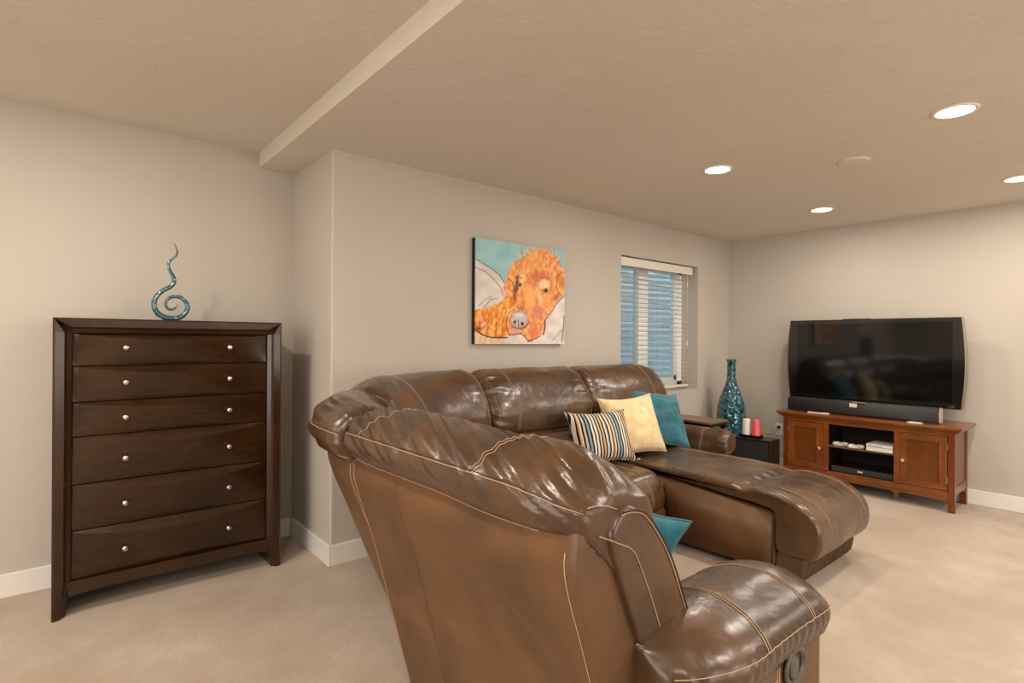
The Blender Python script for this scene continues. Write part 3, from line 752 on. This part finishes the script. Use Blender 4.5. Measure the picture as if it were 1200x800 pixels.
# ------------------------------------------------------------------ wall painting
PX0, PX1, PZ0, PZ1 = 2.170, 3.022, 1.248, 1.964
pt = thing('dog_painting', 'square canvas painting of an orange long-haired dog resting on white cloth, turquoise background', 'painting', (PX0, YB, PZ0))
box('canvas_block', (.0, PX1 - PX0, -.038, -.002, .0, PZ1 - PZ0), M_BLACK, pt)
def paint():
    NX, NY = 250, 210
    j, i = np.meshgrid(np.linspace(0, 1, NY), np.linspace(0, 1, NX), indexing='ij')
    # crop pixel space used for the shapes: x 45..660 ; y from slanted top to 755
    X = 48 + i * 610; top = 30 + .125 * (X - 45); Y = top + (1 - j) * (755 - top)
    rng = np.random.RandomState(4)
    def vnoise(px, py, s, seed):
        g = np.random.RandomState(seed).rand(64, 64)
        x, y = (px * s) % 63, (py * s) % 63; a, b = np.floor(x).astype(int), np.floor(y).astype(int); fx, fy = x - a, y - b
        fx, fy = fx * fx * (3 - 2 * fx), fy * fy * (3 - 2 * fy)
        return (g[b, a] * (1 - fx) + g[b, a + 1] * fx) * (1 - fy) + (g[b + 1, a] * (1 - fx) + g[b + 1, a + 1] * fx) * fy
    def inside(poly, fur=0.0, s=.05):
        wx = X + (vnoise(X, Y, s, 11) - .5) * fur * 2; wy = Y + (vnoise(X, Y, s, 12) - .5) * fur * 2
        r = np.zeros(X.shape, bool); n = len(poly)
        for k in range(n):
            x1, y1 = poly[k]; x2, y2 = poly[(k + 1) % n]
            c = ((y1 > wy) != (y2 > wy)) & (wx < (x2 - x1) * (wy - y1) / ((y2 - y1) or 1e-9) + x1)
            r ^= c
        return r
    def L(*c): return np.array([lin(v) for v in c])
    img = np.zeros(X.shape + (3,))
    n1 = vnoise(X, Y, .02, 1)[..., None]; n2 = vnoise(X, Y * .6 + X * .3, .075, 2)[..., None]
    img[:] = L(134, 188, 192) * (1 - n1) + L(160, 200, 200) * n1
    img[Y > 470] = L(220, 208, 202)
    def fill(mask, c1, c2, f=None):
        f = n2 if f is None else f; f = np.clip((f - .25) * 2, 0, 1)
        img[mask] = (L(*c1) * (1 - f) + L(*c2) * f)[mask]
    def line(pts, w, c):
        for (x1, y1), (x2, y2) in zip(pts, pts[1:]):
            dx, dy = x2 - x1, y2 - y1; t = np.clip(((X - x1) * dx + (Y - y1) * dy) / (dx * dx + dy * dy), 0, 1)
            d = np.hypot(X - x1 - t * dx, Y - y1 - t * dy); img[d < w] = L(*c)
    def blob(cx, cy, rx, ry, c, a=1.0, rot=0.0, soft=.5):
        ca, sa = math.cos(rot), math.sin(rot); x, y = X - cx, Y - cy
        d = np.hypot((x * ca + y * sa) / rx, (-x * sa + y * ca) / ry) + (vnoise(X, Y, .06, 8) - .5) * .3
        k = np.clip((1 - d) / soft, 0, 1)[..., None] * a; img[:] = img * (1 - k) + L(*c) * k
    # white bedding
    fill(inside([(40, 175), (90, 200), (150, 240), (200, 290), (235, 345), (240, 430), (200, 470), (120, 520), (40, 540)]), (206, 196, 192), (222, 214, 208), n1)
    line([(50, 175), (90, 205), (150, 240), (200, 285), (232, 340)], 3, (120, 96, 92))
    line([(50, 235), (110, 260), (160, 310), (205, 365), (222, 420)], 2.6, (150, 110, 96))
    line([(105, 505), (140, 450), (190, 440)], 2.5, (140, 116, 108)); line([(65, 500), (110, 450), (145, 430)], 2.5, (170, 150, 142))
    fill(inside([(520, 540), (600, 470), (640, 425), (662, 400), (720, 380), (700, 800), (200, 800), (240, 735), (300, 690), (350, 690), (400, 740), (500, 690)]), (212, 202, 198), (230, 222, 218), n1)
    line([(560, 740), (600, 700), (650, 650)], 2.4, (140, 140, 168)); line([(655, 560), (652, 640), (640, 740)], 5, (140, 130, 134)); line([(570, 720), (640, 640)], 2, (190, 170, 190))
    fill(inside([(40, 690), (240, 700), (230, 800), (40, 800)]), (216, 180, 150), (226, 200, 176))
    # head
    head = [(222, 345), (262, 250), (300, 180), (355, 150), (415, 95), (470, 85), (530, 105), (590, 150), (635, 215), (668, 300), (690, 400), (630, 430), (590, 470), (560, 520), (525, 560), (510, 640), (470, 700), (400, 740), (360, 690), (300, 690), (262, 690), (240, 630), (250, 560), (290, 500), (225, 440)]
    fill(inside(head, 16, .06), (222, 134, 80), (240, 176, 108))
    # paw
    fill(inside([(40, 525), (110, 515), (180, 480), (230, 440), (300, 400), (330, 470), (290, 520), (262, 560), (256, 640), (262, 700), (200, 716), (120, 708), (45, 680)], 10, .07), (220, 124, 40), (244, 178, 92))
    for k in range(420):      # brush strokes
        x0, y0 = rng.uniform(50, 655), rng.uniform(95, 735); ang = math.atan2(y0 - 430, x0 - 400) + rng.uniform(-.5, .5); ln = rng.uniform(8, 30)
        xi = int((x0 - 48) / 610 * (NX - 1)); tp = 30 + .125 * (x0 - 45); yi = int((1 - (y0 - tp) / (755 - tp)) * (NY - 1))
        if not (0 <= xi < NX and 0 <= yi < NY): continue
        b = img[yi, xi]
        if b[0] < .4 or b[2] > .24 or b[0] / max(b[2], .01) < 3: continue
        c = [(204, 108, 62), (250, 196, 126), (246, 164, 92), (228, 132, 94), (252, 212, 158), (190, 100, 68)][rng.randint(6)]
        x1, y1 = x0 + math.cos(ang) * ln, y0 + math.sin(ang) * ln
        dx, dy = x1 - x0, y1 - y0; t = np.clip(((X - x0) * dx + (Y - y0) * dy) / (dx * dx + dy * dy), 0, 1)
        d = np.hypot(X - x0 - t * dx, Y - y0 - t * dy); kk = (np.clip(1 - d / rng.uniform(3, 6), 0, 1) * .6)[..., None]; img[:] = img * (1 - kk) + L(*c) * kk
    # face modelling
    blob(500, 300, 85, 60, (206, 100, 62), .6, .5); blob(430, 190, 90, 60, (238, 158, 84), .5); blob(312, 350, 16, 80, (112, 62, 58), .95, .12); blob(298, 410, 16, 60, (128, 70, 64), .75, -.1)
    blob(350, 300, 28, 48, (246, 198, 124), .95); blob(505, 340, 52, 42, (246, 208, 166), .95); blob(560, 290, 14, 60, (196, 168, 110), .8, -.35); blob(600, 350, 12, 60, (236, 196, 130), .8, -.5)
    blob(625, 300, 26, 80, (206, 104, 52), .6, -.4); blob(590, 430, 40, 26, (150, 84, 70), .6, -.5)
    blob(400, 440, 50, 120, (248, 178, 104), .8, -.1); blob(440, 300, 26, 90, (206, 112, 72), .7, .1); blob(470, 430, 20, 90, (250, 196, 136), .8, -.3); line([(470, 300), (500, 290), (540, 300)], 3, (160, 90, 70)); line([(640, 240), (600, 300), (596, 360), (630, 420)], 3, (150, 80, 56)); line([(250, 300), (285, 330), (300, 400), (290, 470)], 3.5, (150, 76, 52)); blob(450, 540, 55, 60, (216, 128, 110), .6, -.6); blob(430, 670, 50, 60, (222, 116, 76), .7); blob(520, 440, 30, 70, (246, 176, 110), .6, .3)
    blob(340, 505, 40, 16, (190, 104, 90), .8, .2)
    for ex, ey, er in ((330, 345, 13), (517, 382, 17)):
        blob(ex, ey, er * 1.5, er * 1.2, (140, 96, 70), .9); blob(ex, ey, er, er * .9, (96, 104, 70), 1, 0, .3); blob(ex, ey, er * .7, er * .75, (20, 20, 20), 1, 0, .3); blob(ex - 4, ey - 4, 3, 3, (230, 230, 220))
    line([(300, 300), (318, 285), (345, 300)], 3, (90, 52, 50))
    blob(332, 590, 72, 70, (96, 60, 66), .9); blob(332, 586, 63, 58, (196, 186, 194), 1, .2, .25); blob(330, 556, 38, 18, (226, 220, 224), .8)
    blob(300, 604, 12, 15, (40, 34, 40)); blob(350, 615, 15, 18, (40, 34, 40)); line([(322, 590), (326, 640)], 3, (90, 78, 90)); line([(276, 632), (320, 652), (370, 640), (396, 610)], 4, (130, 78, 84))
    blob(300, 668, 46, 26, (214, 160, 160), .8); line([(240, 560), (262, 520), (290, 505)], 3, (240, 220, 190)); line([(248, 560), (244, 640), (262, 692)], 3, (140, 76, 50))
    line([(262, 692), (310, 686), (345, 682), (372, 712), (398, 738)], 3.5, (120, 66, 60)); line([(398, 738), (450, 712), (480, 700)], 3, (120, 60, 50)); line([(500, 690), (512, 640), (512, 590)], 5, (110, 50, 40)); line([(512, 590), (560, 530), (600, 470), (660, 415)], 3.5, (150, 84, 60))
    for a, b in (((75, 590), (68, 650)), ((130, 600), (120, 690)), ((180, 600), (176, 700)), ((220, 590), (215, 706)), ((155, 560), (150, 620))): line([a, b], 3, (180, 96, 40))
    blob(80, 580, 12, 24, (224, 176, 170), .9, .2); blob(100, 620, 12, 24, (226, 196, 190), .9, .5); line([(50, 655), (90, 690), (150, 712), (250, 712)], 5, (84, 44, 40)); blob(70, 650, 26, 14, (70, 40, 44), .8, .4)
    # wisps of fur
    for k in range(70):
        a = rng.uniform(-2.75, -.25); x0, y0 = 455 + 195 * math.cos(a), 330 + 235 * math.sin(a)
        if x0 < 250: continue
        line([(x0, y0), (x0 + 24 * math.cos(a + rng.uniform(-.7, .7)), y0 + 24 * math.sin(a + rng.uniform(-.7, .7)))], 1.8, [(196, 98, 52), (240, 160, 90), (236, 190, 130)][k % 3])
    return img, NX, NY
img, NX, NY = paint()
me = bpy.data.meshes.new('print')
w_, h_ = PX1 - PX0, PZ1 - PZ0
vs = [(w_ * i / (NX - 1), -.0385, h_ * j / (NY - 1)) for j in range(NY) for i in range(NX)]
fs = [(j * NX + i, j * NX + i + 1, (j + 1) * NX + i + 1, (j + 1) * NX + i) for j in range(NY - 1) for i in range(NX - 1)]
me.from_pydata(vs, [], fs); ca = me.color_attributes.new('paint', 'FLOAT_COLOR', 'POINT')
ca.data.foreach_set('color', np.concatenate([img.reshape(-1, 3), np.ones((NX * NY, 1))], 1).astype(np.float32).ravel())
M_PAINT = mat('painted_canvas', (1, 1, 1, 1), .6, spec=.3); at = nd(M_PAINT, 'ShaderNodeAttribute'); at.attribute_name = 'paint'; lk(M_PAINT, at.outputs['Color'], bsdf(M_PAINT).inputs['Base Color'])
link('painted_face', me, M_PAINT, pt)

# ------------------------------------------------------------------ television console
cs = thing('media_console', 'cherry wood television console with two panel doors and open middle shelves', 'console', (0, 0, 0))
CF, CB = 5.145, 5.560; CY0, CY1 = .990, 2.236; CT = .645
bm = bmesh.new()
bx(bm, CF - .045, CB, CY0 - .05, CY1 + .05, CT - .022, CT, .004); fin('top', bm, M_CHY, cs)
bm = bmesh.new(); bx(bm, CF - .030, CB, CY0 - .035, CY1 + .035, CT - .036, CT - .022, .005); bx(bm, CF - .014, CB, CY0 - .018, CY1 + .018, CT - .052, CT - .036, .005); fin('cornice', bm, M_CHY, cs)
boxes('front_frame', [(CF, CF + .02, CY0 + .04, CY1 - .04, .565, CT - .052), (CF, CF + .02, CY0 + .04, CY1 - .04, .115, .160), (CF, CF + .02, 1.335, 1.377, .15, .57), (CF, CF + .02, 1.86, 1.902, .15, .57)], M_CHY, cs, .002)
for y0, x0 in ((CY0, CF - .004), (CY1 - .042, CF - .004), (CY0, CB - .042), (CY1 - .042, CB - .042)): box('leg', (x0, x0 + .042, y0, y0 + .042, 0, .594), M_CHYV, cs, .003)
M_SIDE = M_CHYV
for y0, n in ((CY0 + .008, 'side_panel'), (CY1 - .020, 'side_panel')):
    bm = bmesh.new(); xs = [CF + .038 + (CB - CF - .08) * k / 12 for k in range(13)]
    extr(bm, [(x, .594) for x in xs] + [(x, .075 + .055 * math.sin(PI * k / 12) ** .5) for k, x in reversed(list(enumerate(xs)))], y0, y0 + .012, 'Y'); fin(n, bm, M_SIDE, cs)
boxes('side_rail', [(CF + .038, CB - .042, CY0 + .001, CY0 + .01, .13, .19)], M_SIDE, cs, .002)
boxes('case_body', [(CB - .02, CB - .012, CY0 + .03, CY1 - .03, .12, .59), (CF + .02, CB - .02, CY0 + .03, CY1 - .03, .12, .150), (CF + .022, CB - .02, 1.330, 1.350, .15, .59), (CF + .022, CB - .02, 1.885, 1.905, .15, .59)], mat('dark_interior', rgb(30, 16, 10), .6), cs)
box('shelf', (CF + .012, CB - .03, 1.352, 1.885, .368, .385), wood('shelf_wood', rgb(96, 66, 48), rgb(128, 90, 66), .35), cs, .002)
bm = bmesh.new(); extr(bm, [(CY0 + .042, .118), (CY0 + .042, .085), (1.325, .092), (1.345, .080), (1.352, .045), (1.372, .045), (1.378, .080), (1.40, .092), (1.83, .092), (1.855, .080), (1.862, .045), (1.882, .045), (1.89, .080), (1.91, .092), (CY1 - .042, .085), (CY1 - .042, .118)], CF + .004, CF + .018, 'X'); fin('apron', bm, M_CHY, cs)
for (y0, y1, ky, hy) in ((1.036, 1.333, 1.315, 1.036), (1.904, 2.192, 1.925, 2.192)):
    bm = bmesh.new(); z0, z1, w = .164, .562, .045
    for b in ((CF - .004, CF + .014, y0, y0 + w, z0, z1), (CF - .004, CF + .014, y1 - w, y1, z0, z1), (CF - .004, CF + .014, y0 + w, y1 - w, z1 - w, z1), (CF - .004, CF + .014, y0 + w, y1 - w, z0, z0 + w)): bx(bm, *b, .002)
    d = fin('door', bm, M_CHY, cs)
    box('door_panel', (CF + .006, CF + .011, y0 + w - .002, y1 - w + .002, z0 + w - .002, z1 - w + .002), M_CHYD, d)
    bm = bmesh.new(); q = w - .001
    a = [(CF - .003, y0 + w, z0 + w), (CF - .003, y1 - w, z0 + w), (CF - .003, y1 - w, z1 - w), (CF - .003, y0 + w, z1 - w)]
    tube(bm, a, .004, 6, True); fin('moulding', bm, M_CHY, d, True)
    bm = bmesh.new(); lathe(bm, [(.005, 0), (.006, -.012), (.014, -.016), (.017, -.023), (.014, -.030), (.005, -.033)], 'X', 20); k = fin('knob', bm, M_NICKEL, d, True); k.location = (CF - .004, ky, .347)
    for hz in (.24, .49):
        hg = box('hinge', (CF - .008, CF + .002, hy - .004, hy + .004, hz - .022, hz + .022), M_NICKEL, d, .002)

# television
tv = thing('television', 'large flat black television with curved silver-edged sides on the console', 'television', (5.40, 1.64, CT))
M_SCR = mat('black_screen', rgb(9, 9, 10), .07, spec=.6); M_GLOSS = mat('gloss_black', rgb(10, 10, 11), .08, coat=1)
def curvy(hw, z0, z1, bulge, n=14):
    L = [(-hw - bulge * math.sin(PI * k / n), z0 + (z1 - z0) * k / n) for k in range(n + 1)]
    return L + [(-p[0], p[1]) for p in reversed(L)]
TZ0, TZ1 = .755 - CT, 1.475 - CT
bm = bmesh.new(); extr(bm, curvy(.638, TZ0, TZ1, .024), -.018, .030, 'X'); fin('bezel', bm, M_GLOSS, tv)
bm = bmesh.new(); extr(bm, curvy(.648, TZ0 - .002, TZ1 + .001, .028), -.008, .012, 'X'); fin('silver_edge', bm, mat('silver_trim', rgb(170, 160, 145), .3, .9), tv)
box('screen', (-.0195, -.018, -.588, .582, TZ0 + .045, TZ1 - .035), M_SCR, tv)
box('back_case', (.028, .075, -.5, .5, TZ0 + .06, TZ1 - .1), M_BLACK, tv, .02)
bm = bmesh.new(); bx(bm, .0, .035, -.10, .10, .015, TZ0 + .08, .005); bx(bm, -.02, .125, -.28, .28, .0, .016, .006); fin('stand', bm, M_GLOSS, tv)
bm = bmesh.new(); lathe(bm, [(.010, -.0185), (.010, -.0200), (.0075, -.0200), (.0075, -.0185)], 'X', 24, (0, -.588, TZ0 + .022)); fin('corner_glint', bm, M_CHROME, tv)  # bright glint at the lower right bezel corner, shaped as a pale ring
bm = bmesh.new(); bx(bm, -.022, .02, -.02, .19, TZ1, TZ1 + .006, .002); fin('sensor_strip', bm, M_BLACK, tv)

sb = thing('soundbar', 'long dark grey rounded soundbar lying in front of the television', 'soundbar', (5.255, 1.66, CT))
bm = bmesh.new(); prof = [(-.045, .012), (-.052, .06), (-.042, .108), (-.015, .124), (.035, .122), (.048, .10), (.048, .02), (.03, .008), (-.03, .008)]
extr(bm, [(p.x, p.y) for p in cr([Vector((a, b, 0)) for a, b in prof], 36)], -.555, .560, 'Y')
M_CLOTH = mat('speaker_cloth', rgb(44, 43, 42), .65); v = coords(M_CLOTH); lk(M_CLOTH, bump(M_CLOTH, noise_n(M_CLOTH, v, 400, 1), .4, .001), bsdf(M_CLOTH).inputs['Normal'])
for f in bm.faces: f.smooth = len(f.verts) == 4
fin('speaker_body', bm, M_CLOTH, sb)
for y in (-.559, .560): 
    bm = bmesh.new(); extr(bm, [(p.x * 1.02, p.y) for p in cr([Vector((a, b, 0)) for a, b in prof], 36)], y, y + (.006 if y > 0 else -.004), 'Y'); fin('end_cap', bm, mat('light_cap' if y < 0 else 'dark_cap', rgb(178, 170, 158) if y < 0 else rgb(20, 20, 20), .4), sb)
box('foot_pad', (-.03, .03, -.45, -.40, 0, .012), M_BLACK, sb); box('foot_pad', (-.03, .03, .40, .45, 0, .012), M_BLACK, sb)
box('label_plate', (-.0535, -.050, .0, .055, .078, .110), mat('cream_label', rgb(222, 212, 190), .5), sb)
box('gold_strip', (-.05, -.03, -.06, .04, .118, .1215), mat('gold_strip', rgb(196, 160, 80), .4), sb)
box('indicator', (-.0535, -.051, -.085, -.078, .03, .034), M_CHROME, sb); box('indicator', (-.0535, -.051, -.16, -.153, .03, .034), M_CHROME, sb)
M_WHITE = mat('white_plastic', rgb(228, 224, 218), .4)
t = thing('remote_control', 'slim white remote lying on the console top before the soundbar, left end', 'remote', (5.17, 1.95, CT), R_(4)); box('casing', (-.016, .016, -.085, .085, 0, .010), M_WHITE, t, .004); box('button_pad', (-.010, .010, -.03, .06, .010, .0112), M_GREYP, t)
t = thing('paper_slip', 'small white folded slip on the console top by the right end of the soundbar', 'paper', (5.175, 1.245, CT), R_(-6)); box('sheet', (-.03, .03, -.045, .045, 0, .004), M_WHITE, t, .001); box('upper_fold', (-.028, .022, -.044, .044, .0045, .007), M_WHITE, t, .001)
# things on the shelves
for (y, x, lab) in ((1.79, 5.225, 'small dark and white game controller on the upper shelf, left one'), (1.665, 5.20, 'white and black game controller on the upper shelf, beside the white console')):
    t = thing('game_controller', lab, 'controller', (x, y, .385), R_(20), 'game controllers on the shelf')
    bm = bmesh.new(); pr = cr([Vector(p) for p in ((-.03, -.05, 0), (-.05, -.06, 0), (-.055, -.035, 0), (-.02, 0, 0), (-.055, .035, 0), (-.05, .06, 0), (-.03, .05, 0), (.02, .03, 0), (.02, -.03, 0))], 40)
    extr(bm, [(p.x, p.y) for p in pr], .0, .030, 'Z'); bmesh.ops.bevel(bm, geom=[e for e in bm.edges if abs(e.verts[0].co.z - e.verts[1].co.z) < .001], offset=.009, segments=3, affect='EDGES'); fin('shell', bm, M_WHITE, t, True)
    for yy in (-.025, .025):
        bm = bmesh.new(); lathe(bm, [(.007, .029), (.009, .036), (.008, .039)], 'Z', 14, (-.012, yy, 0)); fin('thumb_stick', bm, M_BLACK, t)
    box('centre_panel', (-.035, .018, -.012, .012, .0295, .032), M_BLACK, t, .001)
t = thing('game_console', 'flat white game console box lying on the upper shelf', 'game console', (5.24, 1.475, .385))
box('lower_case', (-.10, .13, -.09, .095, .0, .030), M_WHITE, t, .003); box('groove', (-.096, .126, -.086, .091, .029, .034), M_GREYP, t); box('upper_case', (-.10, .13, -.09, .095, .033, .058), M_WHITE, t, .003); box('disc_slot', (-.1012, -.0995, -.02, .08, .043, .046), M_BLACK, t)
t = thing('media_receiver', 'wide black receiver with a small white mark on the lower shelf', 'receiver', (5.30, 1.615, .150))
M_DEV = mat('device_black', rgb(24, 24, 24), .2, coat=.6)
box('casing', (-.11, .16, -.235, .235, .008, .060), M_DEV, t, .004); box('front_panel', (-.114, -.110, -.232, .232, .010, .056), mat('device_grey', rgb(66, 64, 60), .3, .3), t, .001)
box('mark', (-.1155, -.1138, -.005, .03, .030, .042), M_WHITE, t)
for fb in ((-.08, -.05, -.2, -.17, 0, .009), (-.08, -.05, .17, .2, 0, .009), (.10, .13, -.2, -.17, 0, .009), (.10, .13, .17, .2, 0, .009)): box('foot_pad', fb, M_BLACK, t)
bm = bmesh.new(); 
tube(bm, [tuple(p) for p in cr([Vector(p) for p in ((5.50, 1.40, .39), (5.46, 1.46, .46), (5.48, 1.55, .50), (5.50, 1.62, .44), (5.50, 1.70, .39))], 24, False)], .003, 6)
tube(bm, [tuple(p) for p in cr([Vector(p) for p in ((5.50, 1.38, .39), (5.44, 1.42, .52), (5.49, 1.52, .54), (5.50, 1.60, .39))], 24, False)], .003, 6)
tag(fin('cable', bm, mat('cable_grey', rgb(60, 56, 52), .5), None, True), 'thin looping cables behind the white game console', 'cable')

# ------------------------------------------------------------------ black box with candles, vase, outlet, end table
t = thing('subwoofer', 'low square black speaker box on the carpet beside the console', 'speaker', (4.86, 2.30, 0))
box('cabinet', (-.15, .05, -.135, .21, .02, .42), mat('satin_black', rgb(22, 21, 20), .3), t, .006)
box('grille', (-.156, -.149, -.12, .195, .04, .40), mat('grille_cloth', rgb(34, 33, 32), .7), t, .002)
for fx in (-.13, .005):
    for fy in (-.11, .15): box('foot_pad', (fx, fx + .03, fy, fy + .03, 0, .022), M_BLACK, t)
SUBW = t
tray = t = thing('candle_tray', 'small black tray on the black speaker box holding two candles', 'tray', (4.81, 2.375, .42))
bm = bmesh.new(); bx(bm, -.05, .05, -.085, .085, 0, .008); 
for b in ((-.05, -.044, -.085, .085, .0, .022), (.044, .05, -.085, .085, .0, .022), (-.05, .05, -.085, -.079, 0, .022), (-.05, .05, .079, .085, 0, .022)): bx(bm, *b)
fin('tray_body', bm, M_BLACK, t)
def candle(label, x, y, h, r0, r1, m):
    t = thing('candle', label, 'candle', (x, y, .428), group='pillar candles on the speaker box')
    bm = bmesh.new(); pr = [(r0 * .98, 0)] + [(r0 + (r1 - r0) * k / 12 + .0012 * math.sin(k * 2.2), .004 + (h - .008) * k / 12) for k in range(13)] + [(r1 * .9, h), (r1 * .55, h - .006)]
    lathe(bm, pr, seg=28); fin('wax', bm, m, t, True)
    bm = bmesh.new(); tube(bm, [(0, 0, h - .007), (.001, 0, h + .008)], .0013, 6); fin('wick', bm, M_BLACK, t)
M_WAX = mat('white_wax', rgb(226, 222, 212), .45); M_PINK = mat('coral_wax', rgb(236, 92, 98), .4)
for mm in (M_WAX, M_PINK): bsdf(mm).inputs['Subsurface Weight'].default_value = .2; bsdf(mm).inputs['Subsurface Scale'].default_value = .02
candle('thick white pillar candle on the black tray', 4.805, 2.418, .15, .035, .032, M_WAX)
candle('coral pink tapered pillar candle on the black tray', 4.815, 2.333, .15, .037, .024, M_PINK)

vz = thing('floor_vase', 'tall teal mosaic floor vase with a slim neck standing in the corner', 'vase', (5.10, 2.72, 0))
M_VASE = mat('teal_mosaic', rgb(12, 92, 100), .12, coat=1.0, spec=.7); v = coords(M_VASE, (1, 1, .8))
vo = nd(M_VASE, 'ShaderNodeTexVoronoi'); vo.inputs['Scale'].default_value = 52; lk(M_VASE, v, vo.inputs['Vector'])
lk(M_VASE, ramp(M_VASE, vo.outputs['Color'], [(.15, rgb(5, 44, 62)), (.5, rgb(8, 76, 90)), (.85, rgb(24, 112, 118))]), bsdf(M_VASE).inputs['Base Color'])
sub = nd(M_VASE, 'ShaderNodeVectorMath', operation='SUBTRACT'); lk(M_VASE, vo.outputs['Color'], sub.inputs[0]); sub.inputs[1].default_value = (.5, .5, .5)
scl = nd(M_VASE, 'ShaderNodeVectorMath', operation='SCALE'); lk(M_VASE, sub.outputs[0], scl.inputs[0]); scl.inputs['Scale'].default_value = .85
ge = nd(M_VASE, 'ShaderNodeNewGeometry'); ad = nd(M_VASE, 'ShaderNodeVectorMath', operation='ADD'); lk(M_VASE, ge.outputs['Normal'], ad.inputs[0]); lk(M_VASE, scl.outputs[0], ad.inputs[1])
no = nd(M_VASE, 'ShaderNodeVectorMath', operation='NORMALIZE'); lk(M_VASE, ad.outputs[0], no.inputs[0])
lk(M_VASE, no.outputs[0], bsdf(M_VASE).inputs['Normal']); lk(M_VASE, no.outputs[0], bsdf(M_VASE).inputs['Coat Normal'])
prof = [(.085, 0), (.092, .02), (.10, .10), (.115, .22), (.130, .36), (.137, .48), (.134, .58), (.115, .69), (.085, .78), (.058, .85), (.044, .905), (.040, .96), (.039, 1.05), (.042, 1.085)]
pr = cr([Vector((a, b, 0)) for a, b in prof], 90, False)
bm = bmesh.new(); lathe(bm, [(p.x, p.y) for p in pr] + [(.034, 1.085), (.032, .95)], seg=56); fin('vase_body', bm, M_VASE, vz, True)
M_NECK = mat('teal_glaze', rgb(10, 88, 92), .12, coat=1)
bm = bmesh.new(); lathe(bm, [(.041, 1.078), (.048, 1.088), (.049, 1.096), (.045, 1.103), (.036, 1.103), (.034, 1.085)], seg=40); fin('rim', bm, M_NECK, vz, True)

ot = thing('wall_outlet', 'white wall outlet with a black plug, between the vase and the console', 'outlet', (XC, 2.47, .40))
box('cover_plate', (-.006, -.001, -.037, .037, -.06, .06), M_TRIM, ot, .002)
for z in (-.022, .022): 
    s = box('socket', (-.009, -.005, -.017, .017, z - .014, z + .014), M_WHITE, ot, .002)
box('power_plug', (XC - .034 - 4.86, XC - .010 - 4.86, .155, .185, .408, .436), M_BLACK, SUBW, .004)
bm = bmesh.new(); tube(bm, [tuple(p) for p in cr([Vector(p) for p in ((5.556, 2.47, .42), (5.40, 2.44, .38), (5.2, 2.42, .40), (5.0, 2.40, .44), (4.925, 2.40, .40), (4.93, 2.40, .28))], 40, False)], .004, 8)
bmesh.ops.translate(bm, vec=(-4.86, -2.30, 0), verts=bm.verts); fin('power_cord', bm, mat('pale_cord', rgb(150, 144, 134), .5), SUBW, True)

et = thing('end_table', 'low brown wood end table with a black lower edge behind the far armrest', 'table', (0, 0, 0))
box('tabletop', (3.99, 4.27, 2.30, 2.90, .612, .630), M_TBL, et, .003)
box('black_edge', (4.0, 4.26, 2.31, 2.89, .588, .612), M_BLACK, et, .002)
box('lower_shelf', (3.99, 4.27, 2.30, 2.90, .545, .560), M_TBL, et, .003)
for x, y in ((4.0, 2.31), (4.225, 2.31), (4.0, 2.855), (4.225, 2.855)): box('leg', (x, x + .035, y, y + .035, 0, .59), M_BLACK, et, .002)
